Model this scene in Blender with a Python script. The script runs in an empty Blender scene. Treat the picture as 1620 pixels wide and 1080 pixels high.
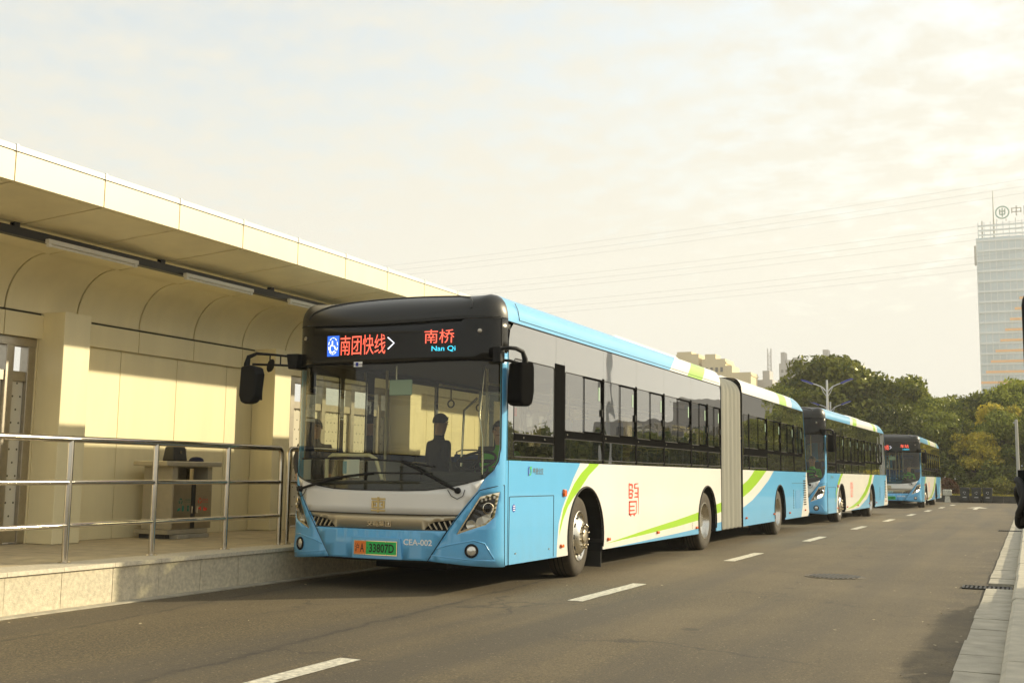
import bpy, bmesh, math, random
import numpy as np
from mathutils import Vector, Matrix
from mathutils.geometry import delaunay_2d_cdt
R = math.radians
random.seed(7)
rng = np.random.default_rng(11)
SC = bpy.context.scene
C = SC.collection

# ------------------------------------------------------------------ camera
cam_d = bpy.data.cameras.new('camera')
cam = bpy.data.objects.new('camera', cam_d)
C.objects.link(cam)
YAW, PITCH, ROLL, FPX = 0.4338, 0.1186, 0.0134, 1761.3
_f = Vector((-math.sin(YAW)*math.cos(PITCH), math.cos(YAW)*math.cos(PITCH), math.sin(PITCH)))
_r = Vector((math.cos(YAW), math.sin(YAW), 0))
_u = _r.cross(_f)
_r2 = _r*math.cos(ROLL) + _u*math.sin(ROLL)
_u2 = -_r*math.sin(ROLL) + _u*math.cos(ROLL)
M = Matrix((( _r2.x, _u2.x, -_f.x, 4.943), (_r2.y, _u2.y, -_f.y, -10.569), (_r2.z, _u2.z, -_f.z, 1.218), (0, 0, 0, 1)))
cam.matrix_world = M
cam_d.sensor_width = 36
cam_d.lens = FPX/1620*36
cam_d.clip_start = 0.05
cam_d.clip_end = 6000
SC.camera = cam

# ------------------------------------------------------------------ sky, sun, exposure
SUN_DIR = Vector((1.0, 0.92, 0.53)).normalized()
SUN_EL = math.asin(SUN_DIR.z)
SUN_AZ = math.atan2(SUN_DIR.x, SUN_DIR.y)        # from +Y towards +X
W = bpy.data.worlds.new('World')
SC.world = W
W.use_nodes = True
nt = W.node_tree
nt.nodes.clear()
def wn(t, **k):
    n = nt.nodes.new(t)
    for a, b in k.items(): setattr(n, a, b)
    return n
sky = wn('ShaderNodeTexSky', sky_type='NISHITA', sun_disc=False, sun_elevation=SUN_EL, sun_rotation=SUN_AZ,
         altitude=10, air_density=1.2, dust_density=4.0, ozone_density=1.0)
tc = wn('ShaderNodeTexCoord')
sep = wn('ShaderNodeSeparateXYZ')
nt.links.new(tc.outputs['Generated'], sep.inputs[0])
zz = wn('ShaderNodeMath', operation='MAXIMUM'); zz.inputs[1].default_value = 0.0
nt.links.new(sep.outputs['Z'], zz.inputs[0])
za = wn('ShaderNodeMath', operation='ADD'); za.inputs[1].default_value = 0.10
nt.links.new(zz.outputs[0], za.inputs[0])
dx = wn('ShaderNodeMath', operation='DIVIDE'); dy = wn('ShaderNodeMath', operation='DIVIDE')
nt.links.new(sep.outputs['X'], dx.inputs[0]); nt.links.new(za.outputs[0], dx.inputs[1])
nt.links.new(sep.outputs['Y'], dy.inputs[0]); nt.links.new(za.outputs[0], dy.inputs[1])
cmb = wn('ShaderNodeCombineXYZ')
nt.links.new(dx.outputs[0], cmb.inputs[0]); nt.links.new(dy.outputs[0], cmb.inputs[1])
n1 = wn('ShaderNodeTexNoise'); n1.inputs['Scale'].default_value = 9.0; n1.inputs['Detail'].default_value = 7; n1.inputs['Roughness'].default_value = .62
n2 = wn('ShaderNodeTexNoise'); n2.inputs['Scale'].default_value = 0.8; n2.inputs['Detail'].default_value = 3
nt.links.new(cmb.outputs[0], n1.inputs['Vector']); nt.links.new(cmb.outputs[0], n2.inputs['Vector'])
ad = wn('ShaderNodeMath', operation='MULTIPLY_ADD'); ad.inputs[1].default_value = 0.6
nt.links.new(n2.outputs['Fac'], ad.inputs[0]); nt.links.new(n1.outputs['Fac'], ad.inputs[2])
rp = wn('ShaderNodeMapRange'); rp.inputs['From Min'].default_value = .62; rp.inputs['From Max'].default_value = .98
rp.inputs['To Min'].default_value = .55; rp.inputs['To Max'].default_value = 1.0
nt.links.new(ad.outputs[0], rp.inputs['Value'])
hz = wn('ShaderNodeMapRange'); hz.inputs['From Min'].default_value = .02; hz.inputs['From Max'].default_value = .38
hz.inputs['To Min'].default_value = .5; hz.inputs['To Max'].default_value = 0.0
nt.links.new(sep.outputs['Z'], hz.inputs['Value'])
cov = wn('ShaderNodeMath', operation='ADD', use_clamp=True)
nt.links.new(rp.outputs[0], cov.inputs[0]); nt.links.new(hz.outputs[0], cov.inputs[1])
sk2 = wn('ShaderNodeMix', data_type='RGBA', blend_type='MULTIPLY')   # sky strength
sk2.inputs['Factor'].default_value = 1.0
nt.links.new(sky.outputs[0], sk2.inputs['A']); sk2.inputs['B'].default_value = (1.95, 2.0, 1.95, 1)
veil = wn('ShaderNodeMix', data_type='RGBA')
nt.links.new(cov.outputs[0], veil.inputs['Factor'])
nt.links.new(sk2.outputs['Result'], veil.inputs['A'])
veil.inputs['B'].default_value = (5.15, 5.10, 4.62, 1)                  # thin sunlit cloud veil
bg = wn('ShaderNodeBackground'); bg.inputs['Strength'].default_value = 0.10
nt.links.new(veil.outputs['Result'], bg.inputs['Color'])
wo = wn('ShaderNodeOutputWorld')
nt.links.new(bg.outputs[0], wo.inputs['Surface'])

sun_d = bpy.data.lights.new('sun', 'SUN')
sun_d.energy = 4.0
sun_d.angle = R(0.9)
sun_d.color = (1.0, 0.87, 0.60)
sun = bpy.data.objects.new('sun', sun_d)
C.objects.link(sun)
sun.rotation_euler = SUN_DIR.to_track_quat('Z', 'Y').to_euler()
sun.location = (60, 55, 40)

vs = SC.view_settings
vs.view_transform = 'Standard'
vs.look = 'None'
vs.exposure = 0.72
vs.gamma = 1.0
vs.use_curve_mapping = False
SC.cycles.max_bounces = 10
SC.cycles.transparent_max_bounces = 24
SC.cycles.volume_bounces = 1
SC.cycles.use_denoising = True
SC.cycles.sample_clamp_indirect = 6

# ------------------------------------------------------------------ mesh helpers
def tag(o, label=None, cat=None, group=None, kind=None):
    if label: o['label'] = label
    if cat: o['category'] = cat
    if group: o['group'] = group
    if kind: o['kind'] = kind
    return o
def empty(name, loc=(0, 0, 0), rz=0.0, parent=None):
    o = bpy.data.objects.new(name, None)
    C.objects.link(o)
    o.location = loc
    o.rotation_euler = (0, 0, rz)
    o.empty_display_size = .2
    if parent: o.parent = parent
    return o
def put(name, me, parent=None, loc=None, rot=None):
    o = bpy.data.objects.new(name, me)
    C.objects.link(o)
    if parent: o.parent = parent
    if loc is not None: o.location = loc
    if rot is not None: o.rotation_euler = rot
    return o
def copy_tree(o, parent=None):
    c = o.copy()
    C.objects.link(c)
    c.parent = parent
    for ch in list(o.children): copy_tree(ch, c)
    return c
class MB:
    def __init__(s):
        s.v = []; s.f = []; s.m = []
    def add(s, vs, fs, m=0):
        b = len(s.v)
        s.v += [tuple(q) for q in vs]
        s.f += [tuple(i+b for i in f) for f in fs]
        s.m += [m]*len(fs)
        return s
    def box(s, x0, x1, y0, y1, z0, z1, m=0):
        v = [(x, y, z) for z in (z0, z1) for y in (y0, y1) for x in (x0, x1)]
        return s.add(v, [(0, 2, 3, 1), (4, 5, 7, 6), (0, 1, 5, 4), (2, 6, 7, 3), (0, 4, 6, 2), (1, 3, 7, 5)], m)
    def obox(s, c, sx, sy, sz, mat3, m=0):
        c = Vector(c)
        v = [c + mat3 @ Vector((x*sx/2, y*sy/2, z*sz/2)) for z in (-1, 1) for y in (-1, 1) for x in (-1, 1)]
        return s.add(v, [(0, 2, 3, 1), (4, 5, 7, 6), (0, 1, 5, 4), (2, 6, 7, 3), (0, 4, 6, 2), (1, 3, 7, 5)], m)
    def bar(s, a, b, w, h, m=0):                      # rectangular bar from a to b
        a = Vector(a); b = Vector(b); d = (b-a)
        q = d.to_track_quat('Y', 'Z').to_matrix()
        return s.obox((a+b)/2, w, d.length, h, q, m)
    def tube(s, pts, r, n=8, m=0, cap=True, closed=False):
        P = [Vector(p) for p in pts]
        k = len(P)
        rr = r if isinstance(r, (list, tuple)) else [r]*k
        vs = []; up = None
        for i in range(k):
            if closed: t = P[(i+1) % k]-P[i-1]
            else: t = P[min(i+1, k-1)]-P[max(i-1, 0)]
            t.normalize()
            if up is None:
                up = Vector((0, 0, 1)) if abs(t.z) < .9 else Vector((1, 0, 0))
            side = t.cross(up).normalized()
            up = side.cross(t).normalized()
            for j in range(n):
                a = 2*math.pi*j/n
                vs.append(P[i]+(side*math.cos(a)+up*math.sin(a))*rr[i])
        fs = []
        for i in range(k if closed else k-1):
            i2 = (i+1) % k
            for j in range(n):
                j2 = (j+1) % n
                fs.append((i*n+j, i*n+j2, i2*n+j2, i2*n+j))
        if cap and not closed:
            fs.append(tuple(range(n-1, -1, -1))); fs.append(tuple((k-1)*n+j for j in range(n)))
        # orient outward
        return s.add(vs, [tuple(reversed(f)) for f in fs], m)
    def lathe(s, prof, n=24, axis='X', c=(0, 0, 0), m=0, cap=False):
        vs = []
        for a, r in prof:
            for j in range(n):
                t = 2*math.pi*j/n
                u, w = r*math.cos(t), r*math.sin(t)
                if axis == 'X': p = (a, u, w)
                elif axis == 'Y': p = (w, a, u)
                else: p = (u, w, a)
                vs.append((p[0]+c[0], p[1]+c[1], p[2]+c[2]))
        fs = []
        for i in range(len(prof)-1):
            for j in range(n):
                j2 = (j+1) % n
                fs.append((i*n+j, i*n+j2, (i+1)*n+j2, (i+1)*n+j))
        if cap:
            fs.append(tuple(range(n-1, -1, -1))); fs.append(tuple((len(prof)-1)*n+j for j in range(n)))
        return s.add(vs, fs, m)
    def prism(s, poly, f0, f1, m=0):                  # poly 2D, f0/f1 map (a,b)->xyz for the two ends
        n = len(poly)
        vs = [f0(*p) for p in poly]+[f1(*p) for p in poly]
        fs = [tuple(range(n)), tuple(range(2*n-1, n-1, -1))]
        fs += [(i, i+n, (i+1) % n+n, (i+1) % n) for i in range(n)]
        return s.add(vs, fs, m)
    def mesh(s, name, mats=None, smooth=False, fix=True):
        me = bpy.data.meshes.new(name)
        me.from_pydata(s.v, [], s.f)
        if mats is not None:
            for q in (mats if isinstance(mats, (list, tuple)) else [mats]): me.materials.append(q)
        if any(s.m): me.polygons.foreach_set('material_index', s.m)
        if fix:
            bm = bmesh.new(); bm.from_mesh(me)
            bmesh.ops.recalc_face_normals(bm, faces=bm.faces)
            bm.to_mesh(me); bm.free()
        if smooth:
            me.shade_smooth()
            me.set_sharp_from_angle(angle=R(smooth if smooth > 1 else 38))
        return me
    def build(s, name, mats, parent=None, smooth=False, bevel=0, loc=None, rot=None, fix=True):
        o = put(name, s.mesh(name, mats, smooth, fix), parent, loc, rot)
        if bevel:
            b = o.modifiers.new('bevel', 'BEVEL')
            b.width = bevel; b.segments = 2; b.limit_method = 'ANGLE'
        return o
def pip(p, poly):
    x, y = p; c = False; n = len(poly); j = n-1
    for i in range(n):
        xi, yi = poly[i]; xj, yj = poly[j]
        if (yi > y) != (yj > y) and x < (xj-xi)*(y-yi)/(yj-yi)+xi: c = not c
        j = i
    return c
def cdt(loops, pts=(), classify=None, lines=()):
    """triangulate all closed loops (plus open polylines and free points); classify(centroid)->key or None"""
    V = []; E = []
    for L in loops:
        b = len(V); V += [Vector(p) for p in L]
        E += [(b+i, b+(i+1) % len(L)) for i in range(len(L))]
    for L in lines:
        b = len(V); V += [Vector(p) for p in L]
        E += [(b+i, b+i+1) for i in range(len(L)-1)]
    V += [Vector(p) for p in pts]
    vv, ee, ff, *_ = delaunay_2d_cdt(V, E, [], 0, 1e-6)
    out = {}
    for f in ff:
        c = ((vv[f[0]].x+vv[f[1]].x+vv[f[2]].x)/3, (vv[f[0]].y+vv[f[1]].y+vv[f[2]].y)/3)
        k = classify(c)
        if k is not None: out.setdefault(k, []).append(f)
    return vv, out
def sub(vv, faces, fn):
    """pick the used vertices, map them with fn(a,b)->xyz"""
    ids = {}; v = []; fs = []
    for f in faces:
        t = []
        for i in f:
            if i not in ids:
                ids[i] = len(v); v.append(fn(vv[i].x, vv[i].y))
            t.append(ids[i])
        fs.append(tuple(t))
    return v, fs
def arc(cx, cy, r, a0, a1, n):
    return [(cx+r*math.cos(R(a0+(a1-a0)*i/n)), cy+r*math.sin(R(a0+(a1-a0)*i/n))) for i in range(n+1)]
def rrect(x0, x1, y0, y1, r, n=3):
    return arc(x1-r, y0+r, r, -90, 0, n)+arc(x1-r, y1-r, r, 0, 90, n)+arc(x0+r, y1-r, r, 90, 180, n)+arc(x0+r, y0+r, r, 180, 270, n)
def text_mesh(s, size, align='CENTER', fill=True, bold=0.0, extrude=0.0):
    cu = bpy.data.curves.new('lettering', 'FONT')
    cu.body = s; cu.size = size; cu.align_x = align; cu.align_y = 'CENTER'
    cu.offset = bold; cu.extrude = extrude; cu.resolution_u = 3
    o = bpy.data.objects.new('lettering', cu)
    C.objects.link(o)
    dg = bpy.context.evaluated_depsgraph_get()
    me = bpy.data.meshes.new_from_object(o.evaluated_get(dg))
    bpy.data.objects.remove(o); bpy.data.curves.remove(cu)
    return me
def text(s, fn, mat, name='lettering', parent=None, w=None, h=None, size=.1, bold=0.0, center=True):
    """text as mesh fitted to width w / height h, each vertex mapped by fn(a,b) (a right, b up, centred)"""
    me = text_mesh(s, size, bold=bold)
    co = np.zeros(len(me.vertices)*3); me.vertices.foreach_get('co', co); co = co.reshape(-1, 3)
    lo = co.min(0); hi = co.max(0)
    sx = (w/(hi[0]-lo[0])) if w else 1; sy = (h/(hi[1]-lo[1])) if h else sx
    if not w: sx = sy if h else 1
    a = (co[:, 0]-(lo[0]+hi[0])/2)*sx; b = (co[:, 1]-(lo[1]+hi[1])/2)*sy
    new = np.array([fn(x, y) for x, y in zip(a, b)])
    me.vertices.foreach_set('co', new.ravel()); me.update()
    me.materials.clear(); me.materials.append(mat)
    me.name = name
    return put(name, me, parent)

# ------------------------------------------------------------------ materials
MT = {}
def mat(name, col, rough=.5, metal=0.0, spec=.5, var=0.0, vscale=6.0, bump=0.0, bscale=60.0, coat=0.0, col2=None, ior=None, stretch=None, grime=0.0):
    m = bpy.data.materials.new(name); m.use_nodes = True
    t = m.node_tree; p = t.nodes['Principled BSDF']
    p.inputs['Base Color'].default_value = (*col, 1)
    p.inputs['Roughness'].default_value = rough
    p.inputs['Metallic'].default_value = metal
    p.inputs['Specular IOR Level'].default_value = spec
    if ior: p.inputs['IOR'].default_value = ior
    if coat: p.inputs['Coat Weight'].default_value = coat; p.inputs['Coat Roughness'].default_value = .04
    if var or bump:
        g = t.nodes.new('ShaderNodeNewGeometry')
        vec = g.outputs['Position']
        if stretch:
            mp = t.nodes.new('ShaderNodeMapping'); mp.inputs['Scale'].default_value = stretch
            t.links.new(vec, mp.inputs['Vector']); vec = mp.outputs[0]
    if var:
        n = t.nodes.new('ShaderNodeTexNoise'); n.inputs['Scale'].default_value = vscale; n.inputs['Detail'].default_value = 6; n.inputs['Roughness'].default_value = .6
        t.links.new(vec, n.inputs['Vector'])
        mr = t.nodes.new('ShaderNodeMapRange'); mr.inputs['From Min'].default_value = .3; mr.inputs['From Max'].default_value = .7
        t.links.new(n.outputs['Fac'], mr.inputs['Value'])
        mx = t.nodes.new('ShaderNodeMix'); mx.data_type = 'RGBA'
        c2 = col2 if col2 else tuple(c*(1-var) for c in col)
        mx.inputs['A'].default_value = (*c2, 1)
        mx.inputs['B'].default_value = (*[min(1, c*(1+var*.4)) for c in col], 1)
        t.links.new(mr.outputs[0], mx.inputs['Factor']); t.links.new(mx.outputs['Result'], p.inputs['Base Color'])
    if grime:                                         # road dirt thrown up along the skirt
        sp = t.nodes.new('ShaderNodeSeparateXYZ'); t.links.new(vec, sp.inputs[0])
        n = t.nodes.new('ShaderNodeTexNoise'); n.inputs['Scale'].default_value = 5; n.inputs['Detail'].default_value = 7; n.inputs['Roughness'].default_value = .7
        t.links.new(vec, n.inputs['Vector'])
        a = t.nodes.new('ShaderNodeMapRange'); a.inputs['From Min'].default_value = .25; a.inputs['From Max'].default_value = .85
        a.inputs['To Min'].default_value = grime; a.inputs['To Max'].default_value = .03
        t.links.new(sp.outputs['Z'], a.inputs['Value'])
        b2 = t.nodes.new('ShaderNodeMath'); b2.operation = 'MULTIPLY'; t.links.new(a.outputs[0], b2.inputs[0]); t.links.new(n.outputs['Fac'], b2.inputs[1])
        gm = t.nodes.new('ShaderNodeMix'); gm.data_type = 'RGBA'; gm.inputs['B'].default_value = (.20, .165, .11, 1)
        t.links.new(mx.outputs['Result'], gm.inputs['A']); t.links.new(b2.outputs[0], gm.inputs['Factor'])
        t.links.new(gm.outputs['Result'], p.inputs['Base Color'])
    if bump:
        n = t.nodes.new('ShaderNodeTexNoise'); n.inputs['Scale'].default_value = bscale; n.inputs['Detail'].default_value = 4
        t.links.new(vec, n.inputs['Vector'])
        b = t.nodes.new('ShaderNodeBump'); b.inputs['Strength'].default_value = bump; b.inputs['Distance'].default_value = .02
        t.links.new(n.outputs['Fac'], b.inputs['Height']); t.links.new(b.outputs[0], p.inputs['Normal'])
    MT[name] = m
    return m
def emit(name, col, s):
    m = bpy.data.materials.new(name); m.use_nodes = True
    p = m.node_tree.nodes['Principled BSDF']
    p.inputs['Base Color'].default_value = (*[c*.5 for c in col], 1)
    p.inputs['Emission Color'].default_value = (*col, 1); p.inputs['Emission Strength'].default_value = s
    MT[name] = m
    return m
def glass(name, tint, ior=1.5, rough=0.0, wave=0.0, wscale=1.2, base=0.0):
    m = bpy.data.materials.new(name); m.use_nodes = True
    t = m.node_tree; t.nodes.clear()
    out = t.nodes.new('ShaderNodeOutputMaterial'); mx = t.nodes.new('ShaderNodeMixShader')
    tr = t.nodes.new('ShaderNodeBsdfTransparent'); tr.inputs[0].default_value = (*tint, 1)
    gl = t.nodes.new('ShaderNodeBsdfGlossy'); gl.inputs['Roughness'].default_value = rough
    gl.inputs['Color'].default_value = (1, 1, 1, 1)
    fr = t.nodes.new('ShaderNodeFresnel'); fr.inputs['IOR'].default_value = ior
    # the sheet has no thickness in the shader: use the front value from both sides
    ba = t.nodes.new('ShaderNodeMath'); ba.operation = 'ADD'; ba.use_clamp = True; ba.inputs[1].default_value = base   # mirror coating
    bf = t.nodes.new('ShaderNodeNewGeometry'); bi = t.nodes.new('ShaderNodeMapRange')      # thin sheet: same index from both sides
    bi.inputs['To Min'].default_value = ior; bi.inputs['To Max'].default_value = 1/ior
    t.links.new(bf.outputs['Backfacing'], bi.inputs['Value']); t.links.new(bi.outputs[0], fr.inputs['IOR'])
    t.links.new(fr.outputs[0], ba.inputs[0])
    t.links.new(ba.outputs[0], mx.inputs[0]); t.links.new(tr.outputs[0], mx.inputs[1]); t.links.new(gl.outputs[0], mx.inputs[2])
    t.links.new(mx.outputs[0], out.inputs['Surface'])
    if wave:
        g = t.nodes.new('ShaderNodeNewGeometry')
        n = t.nodes.new('ShaderNodeTexNoise'); n.inputs['Scale'].default_value = wscale; n.inputs['Detail'].default_value = 1.5
        t.links.new(g.outputs['Position'], n.inputs['Vector'])
        b = t.nodes.new('ShaderNodeBump'); b.inputs['Strength'].default_value = wave; b.inputs['Distance'].default_value = .05
        t.links.new(n.outputs['Fac'], b.inputs['Height'])
        t.links.new(b.outputs[0], gl.inputs['Normal'])
    MT[name] = m
    return m

mat('panel_cream', (.87, .775, .49), .42, var=.10, vscale=1.0, bump=.03, bscale=2.5, stretch=(2.2, 2.2, .35))
mat('panel_fascia', (.68, .595, .40), .42, var=.07, vscale=.8, stretch=(2, 2, .5))
mat('panel_joint', (.10, .09, .06), .8)
mat('coping', (.62, .62, .58), .4)
mat('steel', (.66, .61, .52), .16, metal=1.0, var=.08, vscale=9)
mat('steel_brushed', (.46, .42, .35), .34, metal=1.0, var=.12, vscale=14)
mat('black_metal', (.015, .015, .014), .45)
mat('white_plastic', (.75, .73, .66), .4)
mat('granite', (.60, .53, .385), .62, var=.30, vscale=26, bump=.35, bscale=120)
mat('granite_cap', (.64, .575, .44), .6, var=.25, vscale=30, bump=.2, bscale=150)
mat('paving', (.56, .47, .31), .75, var=.25, vscale=5, bump=.2, bscale=90)
mat('concrete', (.42, .385, .30), .8, var=.28, vscale=4.5, bump=.35, bscale=70)
mat('kerb_stone', (.50, .455, .35), .75, var=.22, vscale=6, bump=.3, bscale=90)
mat('concrete_dark', (.07, .065, .055), .85, var=.35, vscale=3, bump=.4, bscale=30)
mat('iron', (.045, .043, .038), .55, metal=.6, var=.3, vscale=20)
mat('hole_black', (.004, .004, .004), .9)
mat('bus_blue', (.115, .46, .80), .30, coat=.6, var=.05, vscale=1.5, grime=.35)
mat('bus_white', (.82, .80, .74), .32, coat=.5, var=.05, vscale=1.2, grime=.35)
mat('bus_green', (.33, .60, .012), .32, coat=.5)
mat('bus_red', (.78, .07, .035), .4)
mat('bus_black', (.008, .008, .0075), .25, spec=.3, coat=.12)
mat('bar_black', (.008, .008, .008), .8, spec=0.0)
mat('cap_black', (.020, .019, .016), .38, spec=.4, coat=.12)
mat('rubber', (.02, .019, .017), .75)
mat('tyre', (.055, .043, .028), .85, var=.3, vscale=12, bump=.2, bscale=60)
mat('alloy', (.70, .67, .60), .25, metal=1.0)
mat('alloy_dull', (.50, .45, .36), .4, metal=1.0, var=.2, vscale=15)
mat('chrome', (.78, .70, .54), .12, metal=1.0)
mat('champagne', (.55, .48, .34), .38, metal=.55)
mat('gold', (.60, .47, .22), .3, metal=.7)
mat('trim_black', (.012, .012, .012), .55, spec=.2)
mat('bellows', (.52, .50, .41), .62, var=.18, vscale=3, stretch=(1, 1, .15))
mat('lamp_orange', (.75, .13, .015), .25, coat=.5)
mat('lamp_clear', (.75, .72, .64), .12, metal=.6)
mat('lamp_red', (.5, .02, .015), .25, coat=.5)
mat('seat_blue', (.012, .075, .30), .6)
mat('seat_dark', (.02, .025, .035), .7)
mat('liner', (.085, .08, .068), .7)
mat('liner_dark', (.02, .02, .018), .7)
mat('floor_grey', (.12, .115, .10), .8)
mat('pole_yellow', (.70, .62, .40), .35)
mat('plate_green', (.015, .46, .09), .4)
mat('plate_orange', (.80, .20, .03), .4)
mat('ink_black', (.008, .008, .008), .5)
mat('ink_white', (.85, .84, .80), .5)
mat('ink_grey', (.10, .105, .10), .5)
mat('ink_blue', (.02, .06, .40), .5)
mat('ink_teal', (.01, .22, .17), .5)
mat('paper_white', (.8, .8, .78), .7)
mat('paint_white', (.66, .62, .50), .7, var=.55, vscale=24, bump=.2, bscale=200)
emit('led_red', (1.0, .13, .075), 1.0)
emit('led_blue', (.03, .14, .75), .8)
mat('card_blue', (.10, .34, .55), .5)
emit('led_cyan', (.05, .62, .85), .9)
emit('led_white', (.85, .85, .95), 1.0)
emit('lamp_lit', (1.0, .93, .78), 2.2)
# side glass: coated, strongly mirroring tinted panes; windscreen clearer
glass('glass_side', (.36, .35, .30), ior=1.5, wave=.10, wscale=1.3, base=.20)
glass('glass_far', (.76, .76, .70), ior=1.45)
glass('glass_front', (.82, .85, .72), ior=1.5, wave=.02, wscale=.8)
glass('glass_clear', (.9, .9, .88), ior=1.5)
def gloss_band():
    m = bpy.data.materials.new('band_glass'); m.use_nodes = True
    t = m.node_tree; t.nodes.clear()
    out = t.nodes.new('ShaderNodeOutputMaterial'); mx = t.nodes.new('ShaderNodeMixShader')
    di = t.nodes.new('ShaderNodeBsdfDiffuse'); di.inputs[0].default_value = (.02, .019, .016, 1)
    gl = t.nodes.new('ShaderNodeBsdfGlossy'); gl.inputs['Roughness'].default_value = .015
    gl.inputs['Color'].default_value = (1, 1, 1, 1)
    fr = t.nodes.new('ShaderNodeFresnel'); fr.inputs['IOR'].default_value = 1.5
    g = t.nodes.new('ShaderNodeNewGeometry')
    n = t.nodes.new('ShaderNodeTexNoise'); n.inputs['Scale'].default_value = 1.0; n.inputs['Detail'].default_value = 1.5
    b = t.nodes.new('ShaderNodeBump'); b.inputs['Strength'].default_value = .10; b.inputs['Distance'].default_value = .05
    t.links.new(g.outputs['Position'], n.inputs['Vector']); t.links.new(n.outputs['Fac'], b.inputs['Height'])
    t.links.new(b.outputs[0], gl.inputs['Normal'])
    ba = t.nodes.new('ShaderNodeMath'); ba.operation = 'ADD'; ba.use_clamp = True; ba.inputs[1].default_value = .40
    t.links.new(fr.outputs[0], ba.inputs[0])
    t.links.new(ba.outputs[0], mx.inputs[0]); t.links.new(di.outputs[0], mx.inputs[1]); t.links.new(gl.outputs[0], mx.inputs[2])
    t.links.new(mx.outputs[0], out.inputs['Surface'])
    MT['band_glass'] = m
gloss_band()
# ================================================================== the setting
def asphalt():
    m = bpy.data.materials.new('asphalt'); m.use_nodes = True
    t = m.node_tree; p = t.nodes['Principled BSDF']
    N = t.nodes.new; L = t.links.new
    g = N('ShaderNodeNewGeometry'); sp = N('ShaderNodeSeparateXYZ'); L(g.outputs['Position'], sp.inputs[0])
    def noise(scale, detail=4, rough=.6, vec=None, out='Fac'):
        n = N('ShaderNodeTexNoise'); n.inputs['Scale'].default_value = scale; n.inputs['Detail'].default_value = detail; n.inputs['Roughness'].default_value = rough
        L(vec if vec else g.outputs['Position'], n.inputs['Vector']); return n.outputs[out]
    def mr(v, a, b, c=0.0, d=1.0):
        n = N('ShaderNodeMapRange'); n.inputs['From Min'].default_value = a; n.inputs['From Max'].default_value = b
        n.inputs['To Min'].default_value = c; n.inputs['To Max'].default_value = d; L(v, n.inputs['Value']); return n.outputs[0]
    def mth(op, a, b=None, c=None):
        n = N('ShaderNodeMath'); n.operation = op
        for i, q in enumerate((a, b, c)):
            if q is None: continue
            if isinstance(q, (int, float)): n.inputs[i].default_value = q
            else: L(q, n.inputs[i])
        return n.outputs[0]
    def mix(f, a, b, typ='MIX'):
        n = N('ShaderNodeMix'); n.data_type = 'RGBA'; n.blend_type = typ
        if isinstance(f, (int, float)): n.inputs['Factor'].default_value = f
        else: L(f, n.inputs['Factor'])
        for k, q in (('A', a), ('B', b)):
            if isinstance(q, tuple): n.inputs[k].default_value = (*q, 1)
            else: L(q, n.inputs[k])
        return n.outputs['Result']
    grain = noise(60, 6, .75)
    coarse = noise(24, 6, .8)
    big = noise(.32, 5, .65)
    mp = N('ShaderNodeMapping'); mp.inputs['Scale'].default_value = (1.1, .07, 1); L(g.outputs['Position'], mp.inputs['Vector'])
    lanes = noise(1.0, 4, .55, mp.outputs[0])
    c = mix(mr(grain, .40, .60), (.036, .028, .015), (.215, .164, .084))
    c = mix(mr(coarse, .44, .58, 0, .68), c, (.050, .039, .023))
    c = mix(mr(big, .40, .62, 0, .5), c, (.170, .131, .072))
    c = mix(mr(lanes, .44, .64, 0, .7), c, (.066, .055, .039))
    # pale chips of stone
    vo = N('ShaderNodeTexVoronoi'); vo.inputs['Scale'].default_value = 30; L(g.outputs['Position'], vo.inputs['Vector'])
    chip = mth('MULTIPLY', mr(vo.outputs['Distance'], .16, .24, 1, 0), mr(noise(9, 2), .52, .57))
    c = mix(mth('MULTIPLY', chip, .6), c, (.30, .25, .16))
    # two long tar-dark cracks with ragged edges
    wob = mth('MULTIPLY', mth('SUBTRACT', noise(1.3, 6, .7), .5), .42)
    for x0, sl, w, y1, s in ((-.135, -.066, .055, 1.5, .85), (-2.30, -.13, .05, 1.2, .6)):
        d = mth('SUBTRACT', sp.outputs['X'], mth('MULTIPLY_ADD', sp.outputs['Y'], sl, x0))
        d = mth('ABSOLUTE', mth('ADD', d, wob))
        k = mr(d, 0, w, s, 0)
        k = mth('MULTIPLY', k, mr(noise(3.1, 5, .8), .38, .6, .25, 1))
        k = mth('MULTIPLY', k, mr(sp.outputs['Y'], y1, y1+1, 1, 0))
        c = mix(k, c, (.022, .019, .015))
    # damp dirt along the gutter and scattered oil drips down the lane centre
    gd = mth('MULTIPLY', mr(sp.outputs['X'], 3.7, 4.45, 0, .6), mr(noise(1.7, 5, .7), .40, .62))
    c = mix(gd, c, (.050, .040, .026))
    oil = mth('MULTIPLY', mr(noise(2.3, 2, .5), .66, .72), mr(mth('ABSOLUTE', mth('SUBTRACT', sp.outputs['X'], 2.6)), .2, 1.0, .55, 0))
    c = mix(oil, c, (.035, .030, .022))
    # branching fine cracks across the far lane
    ed = N('ShaderNodeTexVoronoi'); ed.feature = 'DISTANCE_TO_EDGE'; ed.inputs['Scale'].default_value = .34
    wv = N('ShaderNodeVectorMath'); wv.operation = 'ADD'
    nv = N('ShaderNodeTexNoise'); nv.inputs['Scale'].default_value = 1.6; nv.inputs['Detail'].default_value = 6; L(g.outputs['Position'], nv.inputs['Vector'])
    L(g.outputs['Position'], wv.inputs[0]); L(nv.outputs['Color'], wv.inputs[1]); L(wv.outputs[0], ed.inputs['Vector'])
    ck = mth('MULTIPLY', mr(ed.outputs['Distance'], 0, .012, .6, 0), mr(noise(.5, 2), .45, .6))
    c = mix(ck, c, (.025, .022, .018))
    L(c, p.inputs['Base Color'])
    p.inputs['Roughness'].default_value = .82
    b = N('ShaderNodeBump'); b.inputs['Strength'].default_value = .55; b.inputs['Distance'].default_value = .012
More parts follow.
